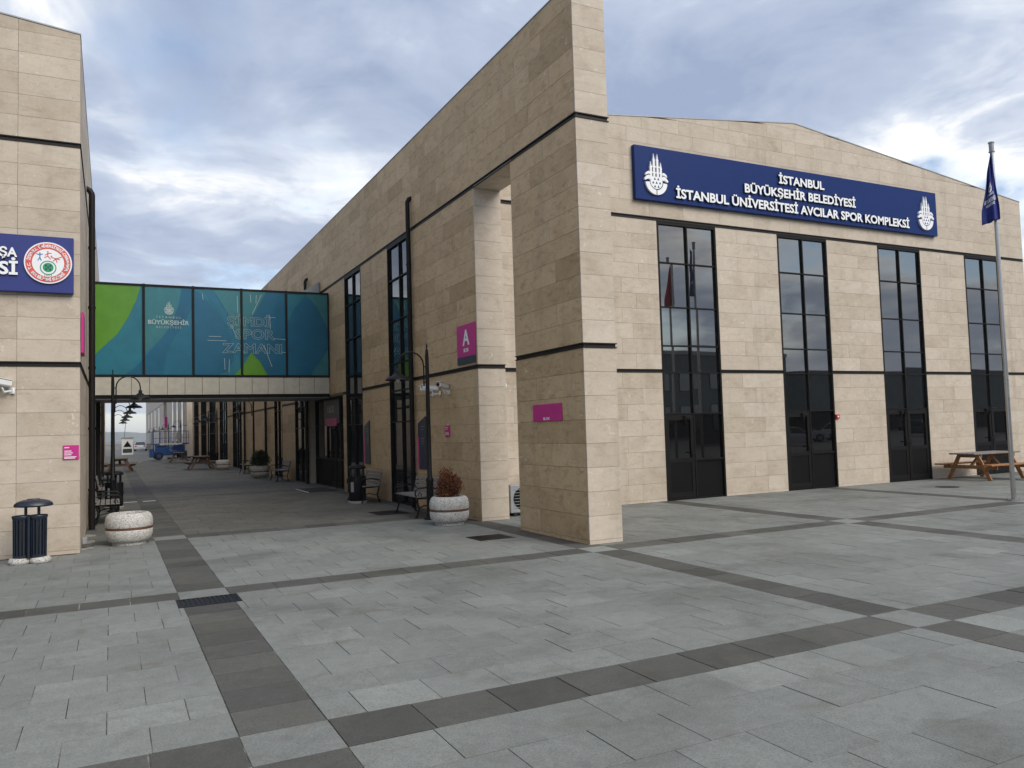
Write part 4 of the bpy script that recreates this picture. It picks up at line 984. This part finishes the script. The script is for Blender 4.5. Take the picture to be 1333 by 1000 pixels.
MB().bbox(-1.45, 1.45, -.65, .65, 1.28, 1.40, .01).build('platform', 'lift_blue', t)
m = MB()
for y in (-.63, .63):
    for z in (1.85, 2.42): m.tube([(-1.43, y, z), (1.43, y, z)], .025, 6)
    for x in (-1.43, -.7, 0, .7, 1.43): m.tube([(x, y, 1.4), (x, y, 2.42)], .025, 6)
for x in (-1.43, 1.43):
    for z in (1.85, 2.42): m.tube([(x, -.63, z), (x, .63, z)], .025, 6)
m.build('guard_rail', 'lift_blue', t); MB().bbox(.45, .72, -.70, -.655, 1.75, 2.3, .01).build('control_box', 'grey_metal', t)
MB().bbox(-.9, .9, -.665, -.652, 1.30, 1.385, .002).build('name_strip', 'white_paint', t)

# ------------------------------------------------------------------ cars
def car(label, loc, rz, paint):
    t = thing('parked_car', label, 'car', loc, rz, 'parked cars')
    prof = [(-2.1, .30), (-2.15, .55), (-2.08, .80), (-1.95, .92), (-1.0, .97), (1.0, .93), (1.75, .82), (2.08, .68), (2.12, .45), (2.05, .28), (1.72, .26), (1.62, .50), (1.38, .62), (1.12, .50), (1.02, .26), (-.98, .26), (-1.08, .50), (-1.32, .62), (-1.58, .50), (-1.68, .28)]
    secs = []; m = MB()
    for y, k in ((-.86, .96), (-.80, 1.), (.80, 1.), (.86, .96)): secs.append([(x*(k if abs(y) > .81 else 1), y, .55+(z-.55)*(k if abs(y) > .81 else 1)) for x, z in prof])
    n = len(prof)
    for s in secs: m.v += s
    for i in range(3):
        for k in range(n): m.f.append((i*n+k, i*n+(k+1) % n, (i+1)*n+(k+1) % n, (i+1)*n+k))
    m.f.append(tuple(range(n))[::-1]); m.f.append(tuple(range(3*n, 4*n))); m.build('body', paint, t, True, 50)
    def cab(dx0, dx1, w0, w1, z0, z1, tx0, tx1): return [(dx0, -w0, z0), (dx1, -w0, z0), (dx1, w0, z0), (dx0, w0, z0), (tx0, -w1, z1), (tx1, -w1, z1), (tx1, w1, z1), (tx0, w1, z1)]
    Fq = [(0, 3, 2, 1), (4, 5, 6, 7), (0, 1, 5, 4), (1, 2, 6, 5), (2, 3, 7, 6), (3, 0, 4, 7)]
    MB().add(cab(-1.95, 1.05, .78, .62, .90, 1.40, -1.45, .30), Fq).build('windows', 'car_glass', t)
    MB().add(cab(-1.47, .32, .63, .56, 1.395, 1.45, -1.30, .12), Fq).build('roof', paint, t)
    m = MB()
    for sy in (-1, 1):
        for a, b_ in (((-1.93, sy*.785, .91), (-1.44, sy*.625, 1.41)), ((1.04, sy*.785, .91), (.31, sy*.625, 1.41)), ((-.35, sy*.785, .91), (-.4, sy*.63, 1.41))): m.bar(a, b_, .05, .07)
    m.build('pillars', paint, t)
    for x in (-1.33, 1.37):
        for y in (-.78, .78):
            w_ = MB().lathe([(.27, -.10), (.31, -.07), (.31, .07), (.27, .10)], 20).build('wheel', 'rubber', t, True); w_.location = (x, y, .31); w_.rotation_euler = (R(90), 0, 0)
            MB().lathe([(.19, -.105), (.19, .105)], 14).build('rim', 'grey_metal', w_)
    for y in (-.6, .6): MB().bbox(2.02, 2.12, y-.17, y+.17, .60, .72, .02).build('headlight', 'white_letter', t); MB().bbox(-2.14, -2.05, y-.15, y+.15, .66, .82, .02).build('tail_light', 'red_paint', t)
    MB().bbox(2.06, 2.135, -.45, .45, .34, .56, .02).build('grille', 'rubber', t)
    return t
c0 = car('white car parked far beyond the end of the alley', (-2.35, 128, 0), R(86), 'car_white')
copy_tree(c0, 'white car across the plaza, mirrored in the second window strip', (42.5, -27, 0), R(35)); copy_tree(c0, 'second white car across the plaza, mirrored in the second window strip', (47.5, -26.5, 0), R(80))
c1 = car('grey car across the plaza, mirrored in the third window strip', (58, -27, 0), R(70), 'car_grey'); copy_tree(c1, 'grey car across the plaza, mirrored in the last window strip', (74, -27, 0), R(60))

# ------------------------------------------------------------------ far end of the alley and across the plaza
t = thing('kiosk', 'small white kiosk with dark triangular gable beyond the alley', 'kiosk', (-4.75, 96, 0))
MB().box(-.62, .62, 0, 1.2, 0, 2.0).build('body', 'white_paint', t)
m = MB(); m.prism([(-.45, .95), (.45, .95), (0, 1.65)], (0, -.002, 0), U, V, N, .03); m.build('gable_panel', 'dark_panel', t); MB().box(-.5, .5, -.03, -.002, .25, .72).build('window_band', 'dark_glass', t)
MB().box(-.7, .7, -.1, 1.3, 2.001, 2.08).build('roof', 'concrete', t)
t = thing('leaning_pole', 'thin leaning pole rising behind the white kiosk', 'pole', (-5.2, 101, 0)); MB().tube([(0, 0, 0), (.45, 0, 5.2)], [.05, .03], 8).build('shaft', 'grey_metal', t); MB().lathe([(.12, 0), (.12, .1)], 10).build('base', 'concrete', t)
t = thing('parapet_wall', 'low pale parapet closing the far end of the alley', 'wall', (-6, 150, 0)); MB().box(-60, 6, 0, .3, 0, .9).build('wall', 'concrete', t); MB().box(-60, 6, -.04, .34, .901, .98).build('coping', 'concrete', t)
t = thing('annex', 'brown rendered annex beyond the left building', 'building', (-7.1, 62, 0)); WORLD.add(t.name)
own(MB().box(-19, -7.1, 62, 92, 0, 8).build('wall', 'brown_render'), t); own(MB().box(-19.1, -7.0, 61.9, 92.1, 8.001, 8.2).build('coping', 'grey_metal'), t)
rr = random.Random(4); m = MB(); nx = 120
for i in range(nx+1):
    x = -2600+5200*i/nx; h = 19+9*math.sin(i*.21+1)+6*math.sin(i*.57)+rr.uniform(-2, 2)
    m.v += [(x, 2400, -2), (x, 2900, max(9, h)), (x, 3600, -2)]
for i in range(nx):
    for k in (0, 1): m.f.append((i*3+k, i*3+3+k, i*3+4+k, i*3+1+k))
struct(m.build('hills', 'hill_scrub', None, True, 180))
ob = thing('opposite_building', 'long grey building across the plaza, mirrored in the windows', 'building', (-25, -46, 0)); WORLD.add(ob.name)
m = MB(); m.box(-30, 62, -60, -46, 0, 9.2); m.box(20, 27, -58, -45, 0, 13.5); m.box(62, 130, -62, -44, 0, 7.5); own(m.build('wall', 'opposite_wall'), ob)
for k in range(26):
    x = -28+k*3.4
    if 17 < x < 27: continue
    for z in (1.2, 4.9):
        f = own(MB().box(x, x+2.2, -46.0, -45.94, z, z+2.2).build('window', 'dark_bronze'), ob); unit_box('pane', 'dark_glass', (x+.08, x+2.12, -45.94, -45.92, z+.08, z+2.12), f)
m = MB(); m.box(-30.2, 20, -60.2, -45.8, 9.2, 9.6); m.box(27, 62, -60.2, -45.8, 9.2, 9.6); own(m.build('coping', 'concrete'), ob)

# ------------------------------------------------------------------ haze over the far hills
hm = bpy.data.materials.new('haze'); hm.use_nodes = True; nt = hm.node_tree; nt.nodes.clear()
vo = nn(nt, 'ShaderNodeVolumePrincipled'); vo.inputs['Color'].default_value = (.92, .95, 1, 1); vo.inputs['Density'].default_value = .00020
ou = nn(nt, 'ShaderNodeOutputMaterial'); lk(nt, vo, 0, ou, 'Volume'); MATS['haze'] = hm
stuff(MB().box(-6100, 6100, -6100, 6100, -3.0, 40).build('haze', 'haze'))
